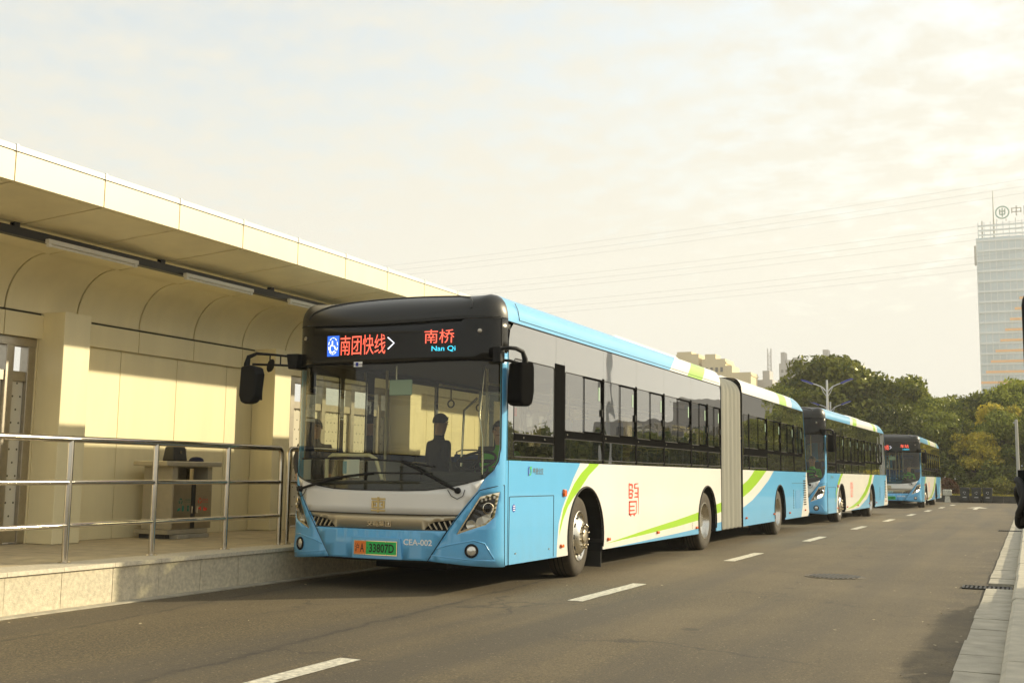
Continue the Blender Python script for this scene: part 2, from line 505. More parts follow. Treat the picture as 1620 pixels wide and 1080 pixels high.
    L(grain, b.inputs['Height']); L(b.outputs[0], p.inputs['Normal'])
    MT['asphalt'] = m
asphalt()
mat('soil', (.16, .12, .07), .9, var=.4, vscale=2)
mat('grass', (.23, .20, .035), .9, var=.4, vscale=3, bump=.6, bscale=30)

def sheet(name, poly, z, m, parent=None):
    n = len(poly)
    me = bpy.data.meshes.new(name); me.from_pydata([(x, y, z) for x, y in poly], [], [tuple(range(n))]); me.materials.append(m)
    return put(name, me, parent)
tag(sheet('ground', [(-400, -55), (310, -55), (310, 745), (-400, 745)], -.03, MT['soil']), kind='structure')
tag(sheet('road', [(-2.75, -30), (4.46, -30), (4.46, 57.2), (-12, 57.2), (-12, 30), (-2.75, 30)], 0.0, MT['asphalt']), kind='structure')

# painted dashes of the lane line: 2 m long, 6 m pitch; worn ends
lane = empty('lane_marking', (0, 0, 0)); tag(lane, kind='structure')
def dash_x(y): return .87+.0045*y+.00016*y*y
for k in range(-2, 9):
    y0 = -.25+6*k+(.04 if k % 2 else 0); y1 = y0+2.02
    if y1 > 50: continue
    b = MB()
    pts = []
    for i in range(9): pts.append((dash_x(y0)-.075+random.uniform(-.006, .006), y0+(y1-y0)*i/8))
    q = [(dash_x(y1)+.075+random.uniform(-.006, .006), y1-(y1-y0)*i/8) for i in range(9)]
    P = pts+q
    me = bpy.data.meshes.new('dash'); me.from_pydata([(x, y, .004) for x, y in P], [], [tuple(range(len(P)))]); me.materials.append(MT['paint_white'])
    put('dash', me, lane)
# straight-ahead arrow at the far end of the right lane
ar = [(2.45, 42.0), (2.62, 42.0), (2.62, 44.6), (2.98, 44.6), (2.535, 47.2), (2.09, 44.6), (2.45, 44.6)]
tag(sheet('lane_arrow', [(x+.25, y-1.2) for x, y in ar], .004, MT['paint_white']), kind='structure')

# leaf scraps and grit on the asphalt
dv = []; df = []
for k in range(260):
    x = random.choice((random.uniform(-2.5, 4.4), random.gauss(4.2, .2), random.gauss(-2.45, .12))); y = random.uniform(-6, 16)
    if x > 4.44: x = 4.4
    a = random.uniform(0, 6.28); s_ = random.uniform(.006, .022); b0 = len(dv)
    for q in range(4):
        dv.append((x+s_*math.cos(a+q*1.57)*(1 if q % 2 else .55), y+s_*math.sin(a+q*1.57)*(1 if q % 2 else .55), .004+random.uniform(0, .008)))
    df.append((b0, b0+1, b0+2, b0+3))
mat('leaf_litter', (.40, .33, .20), .8, var=.4, vscale=9)
lt = MB().add(dv, df).build('leaf_litter', MT['leaf_litter'], fix=False); tag(lt, 'tiny leaf scraps and grit lying on the asphalt', 'litter', kind='stuff')

# gutter slabs and kerb stones along the right side
gut = empty('gutter', (4.6, 0, 0)); tag(gut, kind='structure')
slabs = [MB().box(-.145, .145, .004, .746, -.05, .012+.002*i).mesh('gutter_slab', MT['concrete']) for i in range(3)]
y = -8.0; i = 0
while y < 56:
    if not (3.05 < y+.4 < 3.7 or 19.2 < y+.4 < 19.8):
        o = put('gutter_slab', slabs[i % 3], gut, (random.uniform(-.006, .006), y, random.uniform(-.002, .002)), (random.uniform(-.004, .004), random.uniform(-.01, .01), 0))
    y += .75; i += 1
kerb = empty('kerb', (4.75, 0, 0)); tag(kerb, kind='structure')
kst = MB().add([(0, 0, -.05), (.17, 0, -.05), (.17, 0, .135), (.035, 0, .135), (.008, 0, .115), (0, 0, .09),
                (0, .992, -.05), (.17, .992, -.05), (.17, .992, .135), (.035, .992, .135), (.008, .992, .115), (0, .992, .09)],
               [(5, 4, 3, 2, 1, 0), (6, 7, 8, 9, 10, 11)]+[(a, (a+1) % 6, (a+1) % 6+6, a+6) for a in range(6)]).mesh('kerb_stone', MT['kerb_stone'])
for i in range(-8, 57):
    put('kerb_stone', kst, kerb, (random.uniform(-.005, .005), i, random.uniform(-.004, .004)))
tag(sheet('verge', [(4.9, -30), (30, -30), (30, 57), (4.9, 57)], .11, MT['soil']), kind='structure')

# manhole cover
mat('iron_worn', (.13, .105, .07), .7, var=.5, vscale=14, bump=.3, bscale=60)
mh = empty('manhole_cover', (2.69, 4.0, 0))
tag(mh, 'round cast iron manhole cover set in the asphalt of the open lane', 'manhole')
MB().lathe([(0.0, .37), (.006, .37), (.009, .355), (.004, .345), (.004, 0.001)], 40, 'Z').build('frame_ring', MT['iron_worn'], mh, smooth=True)
MB().lathe([(.004, .338), (.009, .336), (.009, .001)], 40, 'Z').build('lid', MT['iron_worn'], mh)
ribs = MB()
for j in range(-5, 6):
    h = math.sqrt(max(.01, .31**2-(j*.055)**2))
    ribs.box(j*.055-.016, j*.055+.016, -h, h, .009, .014)
ribs.build('rib', MT['iron'], mh)
# drain grates
def grate(y, label):
    g = empty('drain_grate', (4.46, y, 0)); tag(g, label, 'drain grate', 'drain grates in the gutter')
    MB().box(-.25, .25, -.17, .17, -.12, .005).build('pit', MT['hole_black'], g)
    fr = MB(); fr.box(-.26, .26, -.18, -.155, .004, .016).box(-.26, .26, .155, .18, .004, .016).box(-.26, -.238, -.155, .155, .004, .016).box(.238, .26, -.155, .155, .004, .016)
    fr.build('frame', MT['iron'], g)
    bar = MB().box(-.011, .011, -.154, .154, .005, .014).mesh('bar', MT['iron'])
    for j in range(10): put('bar', bar, g, (-.21+j*.0467, 0, 0))
    MB().box(-.237, .237, -.012, .012, .0055, .0145).build('cross_bar', MT['iron'], g)
grate(3.42, 'near iron drain grate at the right gutter beside the kerb')
grate(19.55, 'far iron drain grate at the right gutter, smaller in view')

# ------------------------------------------------------------------ platform
PZ = .365
PY0, PY1 = -5.06, 26.0
plat = empty('platform', (0, 0, 0)); tag(plat, kind='structure')
MB().box(-8.35, -2.79, PY0, PY1, -.03, .325).build('core', MT['concrete'], plat)
blk = [MB().box(-.07, 0, .003, .597, 0.0, .322-.0007*k).mesh('facing_block', MT['granite']) for k in range(3)]
cap = MB().box(-.42, .025, .002, .598, 0.0, .038).mesh('cap_slab', MT['granite_cap'])
for i in range(int((PY1-PY0)/.6)):
    put('facing_block', blk[i % 3], plat, (-2.722+random.uniform(-.0025, .0025), PY0+.6*i, .0))
    o = put('cap_slab', cap, plat, (-2.722, PY0+.6*i, .327))
tl = [MB().box(.002, .398, .002, .598, 0, .034+.0004*k).mesh('paving_slab', MT['paving']) for k in range(3)]
for i in range(25):
    for j in range(6):
        put('paving_slab', tl[(i*3+j) % 3], plat, (-5.546+j*.4, PY0+.6*i, .327), None)
MB().box(-5.55, -3.146, PY0+.6*25, PY1, .326, .361).build('paving_bed', MT['paving'], plat)
MB().box(-8.35, -5.60, PY0, PY1, .326, .361).build('paving_bed', MT['paving'], plat)
# pale cement strip along the foot of the platform
MB().box(-2.722, -2.60, PY0, PY1, -.02, .011).build('foot_strip', MT['concrete'], plat)

# ------------------------------------------------------------------ station shelter
st = empty('station_shelter', (0, 0, 0))
tag(st, 'cream panelled bus station shelter with curved soffit and wide flat canopy', 'shelter')
FX, FZ = -3.0, 3.70
SLOPE = .0715
XC, ZC, RC = -4.83, 3.568, .57          # where the cove begins and its radius
MOD = 1.042
FY0 = -2.752-MOD*3                       # fascia joints
NF = 30
J = .006
fp = MB().box(-.03, 0, J, MOD-J, 0, .262, 0).mesh('fascia_panel', MT['panel_fascia'])
fr_ = MB().box(-.03, 0, J, MOD-J, 0, .262, 0).mesh('rear_fascia_panel', MT['panel_fascia'])
cp = MB().box(-.20, .012, .002, MOD-.002, 0, .05).mesh('coping_piece', MT['coping'])
clip = MB().box(-.02, .018, -.012, .012, 0, .062).mesh('coping_clip', MT['coping'])
for i in range(NF):
    y = FY0+i*MOD
    put('fascia_panel', fp, st, (FX, y, FZ))
    put('coping_piece', cp, st, (FX, y, FZ+.268))
    put('coping_clip', clip, st, (FX, y, FZ+.266))
    put('rear_fascia_panel', fr_, st, (-8.02, y, FZ))
YE = FY0+NF*MOD
MB().box(-8.04, -3.035, FY0, YE, 3.80, 3.95).build('roof', MT['coping'], st)
MB().box(-3.05, -3.034, FY0, YE, 3.71, 3.80).box(-8.02, -8.01, FY0, YE, 3.71, 3.80).build('backing', MT['panel_joint'], st)
def soffit_mesh(x0, x1, nm):
    z0 = FZ+(x0-FX)*SLOPE; z1 = FZ+(x1-FX)*SLOPE
    b = MB()
    g = .011
    v = [(x0, g, z0), (x1, g, z1), (x1, MOD-g, z1), (x0, MOD-g, z0), (x0, g, z0+.03), (x1, g, z1+.03), (x1, MOD-g, z1+.03), (x0, MOD-g, z0+.03)]
    b.add(v, [(0, 1, 2, 3), (7, 6, 5, 4), (0, 4, 5, 1), (1, 5, 6, 2), (2, 6, 7, 3), (3, 7, 4, 0)])
    return b.mesh(nm, MT['panel_cream'])
s1 = soffit_mesh(XC+.006, FX-.075, 'soffit_panel')
s0 = soffit_mesh(FX-.068, FX-.002, 'edge_strip')
cv = MB()
ncv = 14
for k in range(ncv+1):
    a = R(90*k/ncv)
    x = XC-RC*math.sin(a); z = ZC-RC*(1-math.cos(a))
    nx, nz = -math.sin(a), math.cos(a)
    G = .012
    cv.v += [(x, G, z), (x, MOD-G, z), (x+nx*.025, G, z+nz*.025), (x+nx*.025, MOD-G, z+nz*.025)]
for k in range(ncv):
    b = 4*k
    cv.f += [(b, b+1, b+5, b+4), (b+3, b+2, b+6, b+7), (b+2, b, b+4, b+6), (b+1, b+3, b+7, b+5)]
cv.m = [0]*len(cv.f)
cvm = cv.mesh('cove_panel', MT['panel_cream'], smooth=45)
hd = MB().box(-.03, .012, J, MOD-J, 0, .27).mesh('header_panel', MT['panel_cream'])
bk = MB()
for i in range(NF):
    y = FY0+i*MOD
    put('soffit_panel', s1, st, (0, y, 0)); put('edge_strip', s0, st, (0, y, 0))
    put('cove_panel', cvm, st, (0, y-.05, 0))
    put('header_panel', hd, st, (-5.4, y-.05, 2.70))
# dark backing behind joints
v = []; f = []
for k in range(ncv+1):
    a = R(90*k/ncv); x = XC-(RC+.03)*math.sin(a); z = ZC-RC+(RC+.03)*math.cos(a)
    v += [(x, FY0, z), (x, YE, z)]
for k in range(ncv): f.append((2*k, 2*k+1, 2*k+3, 2*k+2))
bb = MB().add(v, f)
bb.add([(XC, FY0, ZC+.045), (FX-.04, FY0, FZ+.045), (FX-.04, YE, FZ+.045), (XC, YE, ZC+.045)], [(0, 1, 2, 3)])
bb.box(-5.445, -5.432, FY0, YE, 2.705, 3.02)
bb.build('backing', MT['panel_joint'], st)
MB().box(-8.0, -5.46, FY0, YE, 3.60, 3.66).build('rear_soffit', MT['panel_cream'], st)

# columns, wall bays and door bays; pitch 3.97 m
CP = 3.97
wallp = MB().box(-.03, 0, .004, MOD-.010, 0, 2.30).mesh('wall_panel', MT['panel_cream'])
wallb = MB()
colm = MB().box(-.40, 0, 0, .40, 0, 2.64)
def column(y):
    o = colm.build('column', MT['panel_cream'], st, bevel=.008, loc=(-5.05, y, PZ))
for i in range(-1, 7):
    yc = -1.22+CP*i
    column(yc)
    MB().box(-5.63, -5.455, yc-.012, yc+.412, PZ, 3.0).build('pier', MT['panel_cream'], st)
    if i % 2 == 0:                                  # wall bay after this column
        y0 = yc+.40; y1 = yc+CP
        joints = [y0+.012, .09+CP*i, 1.12+CP*i, 2.15+CP*i, y1-.012]
        for a, b in zip(joints[:-1], joints[1:]):
            MB().box(-5.48, -5.45, a+.005, b-.005, PZ-.002, 2.70).build('wall_panel', MT['panel_cream'], st)
        MB().box(-5.52, -5.484, y0+.014, y1-.014, PZ, 2.72).build('backing', MT['panel_joint'], st)
        MB().box(-5.60, -5.525, y0+.014, y1-.014, PZ, 3.5).build('rear_wall', MT['panel_cream'], st)
def dots_glass():
    m = bpy.data.materials.new('door_glass'); m.use_nodes = True
    t = m.node_tree; p = t.nodes['Principled BSDF']; N = t.nodes.new; L = t.links.new
    g = N('ShaderNodeNewGeometry'); sp = N('ShaderNodeSeparateXYZ'); L(g.outputs['Position'], sp.inputs[0])
    def mth(op, a, b=None):
        n = N('ShaderNodeMath'); n.operation = op
        for i, q in enumerate((a, b)):
            if q is None: continue
            if isinstance(q, (int, float)): n.inputs[i].default_value = q
            else: L(q, n.inputs[i])
        return n.outputs[0]
    zr = mth('DIVIDE', sp.outputs['Z'], .15)
    row = mth('FLOOR', zr)
    off = mth('MULTIPLY', mth('MODULO', row, 2.0), .5)
    yr = mth('ADD', mth('DIVIDE', sp.outputs['Y'], .105), off)
    dz = mth('MULTIPLY', mth('SUBTRACT', mth('FRACT', zr), .5), .15)
    dy_ = mth('MULTIPLY', mth('SUBTRACT', mth('FRACT', yr), .5), .105)
    d = mth('SQRT', mth('ADD', mth('MULTIPLY', dz, dz), mth('MULTIPLY', dy_, dy_)))
    k = mth('LESS_THAN', d, .012)
    mx = N('ShaderNodeMix'); mx.data_type = 'RGBA'
    mx.inputs['A'].default_value = (.66, .62, .50, 1); mx.inputs['B'].default_value = (.12, .11, .07, 1)
    L(k, mx.inputs['Factor']); L(mx.outputs['Result'], p.inputs['Base Color'])
    p.inputs['Roughness'].default_value = .12
    p.inputs['Transmission Weight'].default_value = 0.0
    MT['door_glass'] = m
dots_glass()
for i in (-2, -1, 1, 3):                            # glazed door bays
    yA = -1.22+CP*(i)+.40 if i != -1 else -1.22-CP+.40
    yB = yA+CP-.40
    if i == -2: continue
    ms = [yB-.06, yB-.36] + [yB-.36-.86*k for k in range(1, 5) if yB-.36-.86*k > yA+.1]+[yA+.06]
    for k, ym in enumerate(ms):
        MB().box(-5.60, -5.47, ym-.055, ym+.055, PZ, 2.64).build('door_post', MT['steel_brushed'], st, bevel=.006)
    for a, b in zip(ms[:-1], ms[1:]):
        y0, y1 = b+.057, a-.057
        MB().box(-5.585, -5.485, y0, y1, 2.20, 2.31).build('door_rail', MT['steel_brushed'], st)
        MB().box(-5.585, -5.485, y0, y1, PZ+.02, PZ+.17).build('door_rail', MT['steel_brushed'], st)
        MB().box(-5.545, -5.525, y0, y1, PZ+.172, 2.198).build('door_pane', MT['door_glass'], st)
    MB().box(-5.60, -5.46, yA, yB, 2.60, 2.71).build('door_head', MT['steel_brushed'], st)

# hanging cable track and tube lights under the canopy
tr = empty('light_track', (-4.08, 0, 3.54)); tag(tr, 'long black cable track hung under the cream canopy', 'light track')
MB().box(-.045, .045, FY0+.1, YE-.1, -.045, .04).build('channel', MT['black_metal'], tr)
hg = MB().box(-.008, .008, -.008, .008, .04, .115).box(-.03, .03, -.035, .035, .04, .055).box(-.03, -.018, -.035, .035, .055, .085).box(.018, .03, -.035, .035, .055, .085).mesh('hanger', MT['black_metal'])
for k in range(-1, 9): put('hanger', hg, tr, (0, -2.83+2.06*k, 0))
tb0 = None
ords = ['nearest', 'second', 'third', 'fourth', 'fifth', 'sixth']
for k in range(6):
    if tb0 is None:
        tb0 = empty('tube_light', (-3.995, -2.5, 3.475))
        MB().box(-.028, .028, 0, 1.26, .0, .045).build('fitting', MT['white_plastic'], tb0, bevel=.004)
        MB().tube([(0, .05, -.017), (0, 1.21, -.017)], .013, 8).build('tube', MT['white_plastic'], tb0, smooth=40)
        MB().box(-.02, .02, .012, .045, -.032, 0).box(-.02, .02, 1.215, 1.248, -.032, 0).build('socket', MT['white_plastic'], tb0)
        o = tb0
    else:
        o = copy_tree(tb0); o.location = (-3.995, -2.5+2.04*k, 3.475)
    tag(o, '%s white tube light from the left end of the black canopy track' % ords[k], 'tube light', 'tube lights on the canopy track')

# ------------------------------------------------------------------ stainless railings on the platform edge
def railing(name, label, x, ys, top_end0, top_end1):
    r = empty(name, (x, ys[0], PZ)); tag(r, label, 'railing', 'stainless railings on the platform')
    y0 = ys[0]; L = ys[-1]-y0
    rad = .031
    post = MB().lathe([(0, rad*.95), (1.12, rad*.95)], 14, 'Z', cap=True).mesh('post', MT['steel'], smooth=40)
    flange = MB().lathe([(0, .058), (.008, .058), (.014, .045), (.014, rad)], 16, 'Z').mesh('flange', MT['steel'], smooth=40)
    bend = .07
    pts = []
    if top_end0: pts += [(0, 0, .95)]+[(0, bend-bend*math.cos(R(a)), 1.12-bend+bend*math.sin(R(a))) for a in (0, 22, 45, 68, 90)]
    else: pts += [(0, -1.2, 1.12)]
    if top_end1: pts += [(0, L-bend+bend*math.sin(R(a)), 1.12-bend+bend*math.cos(R(a))) for a in (0, 22, 45, 68, 90)]+[(0, L, .95)]
    else: pts += [(0, L+.6, 1.12)]
    MB().tube(pts, rad, 14).build('top_rail', MT['steel'], r, smooth=40)
    for z in (.725, .335):
        MB().tube([(0, 0 if top_end0 else -1.2, z), (0, L if top_end1 else L+.6, z)], .0235, 12).build('rail', MT['steel'], r, smooth=40)
    for i, y in enumerate(ys):
        o = put('post', post, r, (0, y-y0, 0))
        if (i == 0 and top_end0) or (i == len(ys)-1 and top_end1): o.scale = (1, 1, .9)
        put('flange', flange, r, (0, y-y0, 0))
railing('platform_railing', 'shiny three bar stainless railing along the platform edge left of the bus', -3.05, [-4.02, -2.93, -1.82, -.70, .27], False, True)
railing('platform_railing', 'stainless railing that starts right behind the front corner of the nearest bus', -3.05, [.42, 1.5], True, True)

# ------------------------------------------------------------------ litter bin with two compartments
lb = empty('litter_bin', (-4.76, .36, PZ)); tag(lb, 'grey steel two compartment recycling bin with flat roof by the cream wall', 'litter bin')
bs = MT['steel_brushed']; gb = MT['champagne']
mat('bin_grey', (.46, .41, .30), .45, metal=.35, var=.1, vscale=10)
gb = MT['bin_grey']
MB().box(-.50, -.02, .03, .78, .11, .68).build('body', gb, lb, bevel=.006)
MB().box(-.54, -.0, -.05, .70, .055, .108).build('plinth', gb, lb, bevel=.004)
MB().box(-.50, -.08, .0, .66, 0, .054).build('foot', MT['concrete_dark'], lb)
MB().box(-.12, .06, .08, .66, 0, .05).build('step', MT['concrete'], lb, bevel=.004)
for a in (.035, .40): MB().box(-.018, -.004, a, a+.345, .13, .675).build('door', MT['steel_brushed'], lb, bevel=.002)
MB().box(-.003, .002, .365, .44, .12, .675).build('centre_strip', MT['iron'], lb)
MB().box(-.003, .0035, .385, .42, .40, .44).build('lock', MT['ink_black'], lb)
for y in (.352, .448):
    MB().tube([(.004, y, .31), (.03, y, .31), (.03, y, .39), (.004, y, .39)], .006, 6).build('handle', MT['chrome'], lb)
for y0, y1 in ((.03, .13), (.70, .78)): MB().box(-.49, -.03, y0, y1, .681, .895).build('roof_post', gb, lb)
MB().box(-.49, -.40, .135, .695, .681, .895).build('rear_post', gb, lb)
MB().box(-.10, -.05, .37, .44, .681, .87).build('ash_tray', MT['chrome'], lb)
MB().box(-.52, .03, -.14, .90, .898, .96).build('roof', gb, lb, bevel=.01)
def on_bin(a0, z0): return lambda a, b: (-.0015, a0+a, z0+b)
text('可回收物', on_bin(.30, .475), MT['ink_teal'], parent=lb, w=.11, h=.026)
text('Recyclable', on_bin(.30, .447), MT['ink_teal'], parent=lb, w=.11, h=.014)
text('其他垃圾', on_bin(.63, .475), MT['bus_red'], parent=lb, w=.11, h=.026)
text('Residual', on_bin(.63, .447), MT['bus_red'], parent=lb, w=.11, h=.014)
for a0, mm in ((.17, MT['ink_teal']), (.53, MT['bus_red'])):
    s_ = MB()
    for k in range(3):
        c0 = 90+120*k
        p = arc(a0, .462, .036, c0-48, c0+38, 6)+list(reversed(arc(a0, .462, .022, c0-48, c0+38, 6)))
        s_.add([(-.0015, y, z) for y, z in p], [tuple(range(len(p)))])
    s_.build('recycling_mark', mm, lb, fix=False)
for k, (a0, mm) in enumerate(((.11, 0), (.2, 0), (.29, 0), (.50, 1), (.60, 1))):
    m_ = (MT['ink_teal'], MT['bus_red'])[mm]
    shp = [[(0, 0), (.05, .012), (.06, .05), (.012, .03)], [(0, 0), (.035, 0), (.035, .06), (.022, .075), (.012, .075), (0, .06)], [(0, 0), (.04, .0), (.03, .04), (.038, .07), (.004, .07), (.012, .04)], [(0, .03), (.05, .06), (.06, .0), (.03, .02)], [(0, 0), (.06, .0), (.08, .03), (.03, .04), (.01, .06)]][k]
    MB().add([(-.0015, a0+y, .335+z) for y, z in shp], [tuple(range(len(shp)))]).build('waste_pictogram', m_, lb, fix=False)

# handbag and cap lying on the bin roof
mat('leather_black', (.012, .011, .010), .45)
mat('cloth_navy', (.008, .012, .05), .8)
bagr = empty('handbag', (-5.02, .55, PZ+.96)); tag(bagr, 'small black bag standing on the roof of the recycling bin', 'bag')
MB().add([(-.10, 0, 0), (.10, 0, 0), (.10, .26, 0), (-.10, .26, 0), (-.075, .02, .19), (.075, .02, .19), (.075, .24, .19), (-.075, .24, .19)],
         [(3, 2, 1, 0), (4, 5, 6, 7), (0, 1, 5, 4), (1, 2, 6, 5), (2, 3, 7, 6), (3, 0, 4, 7)]).build('body', MT['leather_black'], bagr, bevel=.02)
MB().tube([(.0, .05, .18), (0, .06, .215), (0, .12, .225), (0, .19, .215), (0, .2, .18)], .009, 8).build('strap', MT['leather_black'], bagr, smooth=40)
MB().box(.098, .106, .11, .135, .10, .135).build('buckle', MT['chrome'], bagr)
MB().box(-.05, .05, .262, .285, .02, .17).build('side_pocket', MT['steel_brushed'], bagr, bevel=.006)
capr = empty('cap', (-4.96, 1.02, PZ+.96)); tag(capr, 'dark navy cap lying on the roof of the recycling bin', 'cap')
MB().lathe([(0, .095), (.02, .095), (.045, .08), (.06, .05), (.066, .002)], 16, 'Z').build('crown', MT['cloth_navy'], capr, smooth=60)
MB().prism([(-.085, -.02), (-.06, -.13), (-.02, -.165), (.03, -.165), (.065, -.13), (.088, -.02)], lambda a, b: (a, b, .004), lambda a, b: (a, b, .012)).build('peak', MT['cloth_navy'], capr)
# ================================================================== buses (local: front corner at y=0, left side x=0, width 2.56, nose towards -y)
BW, HB = 2.56, 1.28
FD = .42
def yF(xc):
    u = min(1.0, abs(xc)/HB)
    return -FD*math.sqrt(max(0.0, 1-u**4))
def dyF(xc):
    e = .004
    return (yF(min(xc+e, HB))-yF(max(xc-e, -HB)))/(2*e)
def FR(off=0.0):
    return lambda a, b: (a-HB, yF(a)+off, b)
def zroof(xc):
    a = abs(xc)
    if a <= 1.06: return 3.12+.05*(1-(a/1.06)**2)
    t = max(0.0, 1-((a-1.06)/.22)**2.4)
    return 2.83+.29*t**(1/2.4)
def yend(xc):
    u = abs(xc)/HB
    return .40*max(0.0, 1-(u/.86)**5)
def capmap(xc, t, off=0.0):
    a = t*math.pi/2
    y0 = yF(xc); y1 = yend(xc); z1 = zroof(xc); zb = 2.80+.055*(xc/HB)**2
    return (xc-HB, y0+(y1-y0)*(1-math.cos(a)**.9)-off*math.cos(a), zb+(z1-zb)*math.sin(a)**.8+off*math.sin(a)) if z1 > zb else (xc-HB, y0, zb)
def mirror_loop(half):
    """half outline from the centre line (x=0) out and back to the centre line -> closed loop"""
    return half+[(-x, z) for x, z in reversed(half) if abs(x) > 1e-9]
def dens(L, step=.05, closed=True):
    out = []
    n = len(L)
    for i in range(n if closed else n-1):
        a = L[i]; b = L[(i+1) % n]
        k = max(1, int(math.hypot(b[0]-a[0], b[1]-a[1])/step))
        out += [(a[0]+(b[0]-a[0])*j/k, a[1]+(b[1]-a[1])*j/k) for j in range(k)]
    if not closed: out.append(L[-1])
    return out
def flip(L): return [(-x, z) for x, z in L]

WS_BOT = [(0, 1.033), (.30, 1.034), (.568, 1.043), (.792, 1.072), (1.0, 1.122), (1.15, 1.172), (1.22, 1.26), (1.252, 1.36), (1.262, 1.50)]
HEAD = [(1.262, 1.035), (1.114, .985), (1.05, .865), (.899, .600), (1.168, .700), (1.232, .775)]
GRILLE = [(.885, .752), (.655, .722), (.590, .690), (.543, .640), (.795, .640)]

def front_parts(root, S):
    ws = mirror_loop(WS_BOT+[(1.262, 2.0), (1.258, 2.84), (.9, 2.822), (.45, 2.805), (0, 2.80)])
    white = mirror_loop([(0, 1.033)]+WS_BOT[1:6]+[(1.095, 1.043), (.911, .795), (0, .788)])
    chrome = mirror_loop([(0, .788), (.911, .795), (.80, .638), (0, .630)])
    centre = mirror_loop([(0, .630), (.80, .638), (.596, .327), (0, .322)])
    outer = mirror_loop([(0, .322), (.596, .327), (1.0, .295), (1.28, .272), (1.28, 1.0), (1.28, 2.0), (1.28, 2.855), (.9, 2.822), (.45, 2.805), (0, 2.80)])
    loops = [dens(q) for q in (ws, white, chrome, centre, outer, HEAD, flip(HEAD), GRILLE, flip(GRILLE))]
    pts = [(HB*math.sin(R(a)), z) for a in range(-54, 55, 6) for z in np.arange(.35, 2.8, .13)]
    cols = [dens([(sg*HB*math.sin(R(a)), .26), (sg*HB*math.sin(R(a)), 2.87)], .13, False) for sg in (1, -1) for a in (60, 66, 72, 76, 79.5, 82.5, 85, 87, 88.5)]
    line = dens([(-1.262, 2.385), (0, 2.365), (1.262, 2.385)], .05, False)
    def cls(c):
        if not pip(c, outer): return None
        if pip(c, HEAD) or pip(c, flip(HEAD)): return None
        if pip(c, GRILLE) or pip(c, flip(GRILLE)): return None
        if pip(c, ws): return 'display' if c[1] > 2.365+.02*abs(c[0])/1.262 else 'windscreen'
        if c[1] > 2.5: return 'display'
        if pip(c, white): return 'front_panel'
        if pip(c, chrome): return 'front_strip'
        if pip(c, centre): return 'bumper'
        return 'corner_l' if c[0] > 0 else 'corner_r'
    vv, g = cdt(loops, pts, cls, [line]+cols)
    parts = {}
    for k, nm, m, off in (('windscreen', 'windscreen', 'glass_front', .006), ('display', 'display_glass', 'bus_black', .004), ('front_panel', 'front_panel', 'bus_white', 0),
                          ('front_strip', 'front_strip', 'champagne', .012), ('bumper', 'bumper', 'bus_blue', -.006), ('corner_l', 'front_corner', 'bus_blue', 0), ('corner_r', 'front_corner', 'bus_blue', 0)):
        v, f = sub(vv, g[k], FR(off))
        b = MB().add(v, f)
        o = b.build(nm, MT[m], root, smooth=60, fix=False)
        if k not in ('windscreen',):
            so = o.modifiers.new('solid', 'SOLIDIFY'); so.thickness = .02; so.offset = -1
        parts[k] = o
    # backing so that nothing behind shows through joints
    MB().prism([(HB*math.sin(R(a)), yF(HB*math.sin(R(a)))+.07) for a in range(-80, 81, 8)]+[(HB*.985, .10), (-HB*.985, .10)],
               lambda a, b: (a-HB, b, .30), lambda a, b: (a-HB, b, 1.0)).build('front_frame', MT['liner_dark'], root)
    # seams
    def seam(L, r=.0045, m='trim_black', off=-.001, nm='seam'):
        P = [FR(off)(*q) for q in dens(L, .04, False)]
        return MB().tube(P, r, 6).build(nm, MT[m], root, smooth=60)
    for s in (1, -1):
        q = lambda L: [(x*s, z) for x, z in L]
        seam(q([(1.278, 1.105), (1.113, 1.051), (.795, .620), (.596, .325)]))
        seam(q([(.80, .636), (.4, .631), (0, .630)]), .006)
        seam(q([(.911, .795), (.5, .790), (0, .788)]), .004)
        seam(q([(1.278, 1.105), (1.279, .7), (1.28, .28)]), .004)
        cr = seam(q([(.70, .455), (.80, .490), (1.065, .545), (1.159, .515), (1.229, .36)]), .009, 'bus_blue', .003, 'crease')
        seam(q([(.64, .385), (1.0, .352), (1.235, .338)]), .007, 'bus_blue', .002, 'crease')
    P = [FR(-.001)(*q) for q in dens([(-1.262, 2.385), (0, 2.365), (1.262, 2.385)], .04, False)]
    MB().tube(P, .004, 6).build('seam', MT['trim_black'], root)
    P = [FR(0)(*q) for q in dens(ws, .05)]
    MB().tube(P, .0055, 6, closed=True).build('windscreen_seal', MT['rubber'], root)
    # ribbed grilles
    for s in (1, -1):
        G = [(x*s, z) for x, z in GRILLE]
        gv = dens(G, .05)
        vv2, g2 = cdt([gv], [], lambda c: 1 if pip(c, G) else None)
        v, f = sub(vv2, g2[1], FR(.045))
        go = MB().add(v, f).build('grille', MT['hole_black'], root)
        for k in range(5):
            x = .62+.058*k
            zb_ = .648; zt_ = .700+.042*(x-.6)/.28
            a = FR(.012)((x+.012)*s, zb_); b = FR(.012)((x-.030)*s, zt_)
            MB().bar(a, b, .016, .012).build('slat', MT['champagne'], go)
    # headlights
    for s in (1, -1):
        H = [(x*s, z) for x, z in HEAD]
        cx = sum(x for x, z in H)/6; cz = sum(z for x, z in H)/6
        Hi = [(cx+(x-cx)*.84, cz+(z-cz)*.84) for x, z in H]
        Hd = dens(H, .04); Hid = dens(Hi, .04)
        vv2, g2 = cdt([Hd, Hid], [], lambda c: (1 if not pip(c, Hi) else 2) if pip(c, H) else None)
        hl = empty('headlight', (0, 0, 0), 0, root)
        v, f = sub(vv2, g2[1], FR(.006)); o = MB().add(v, f).build('bezel', MT['chrome'], hl, fix=False)
        so = o.modifiers.new('solid', 'SOLIDIFY'); so.thickness = .03; so.offset = -1
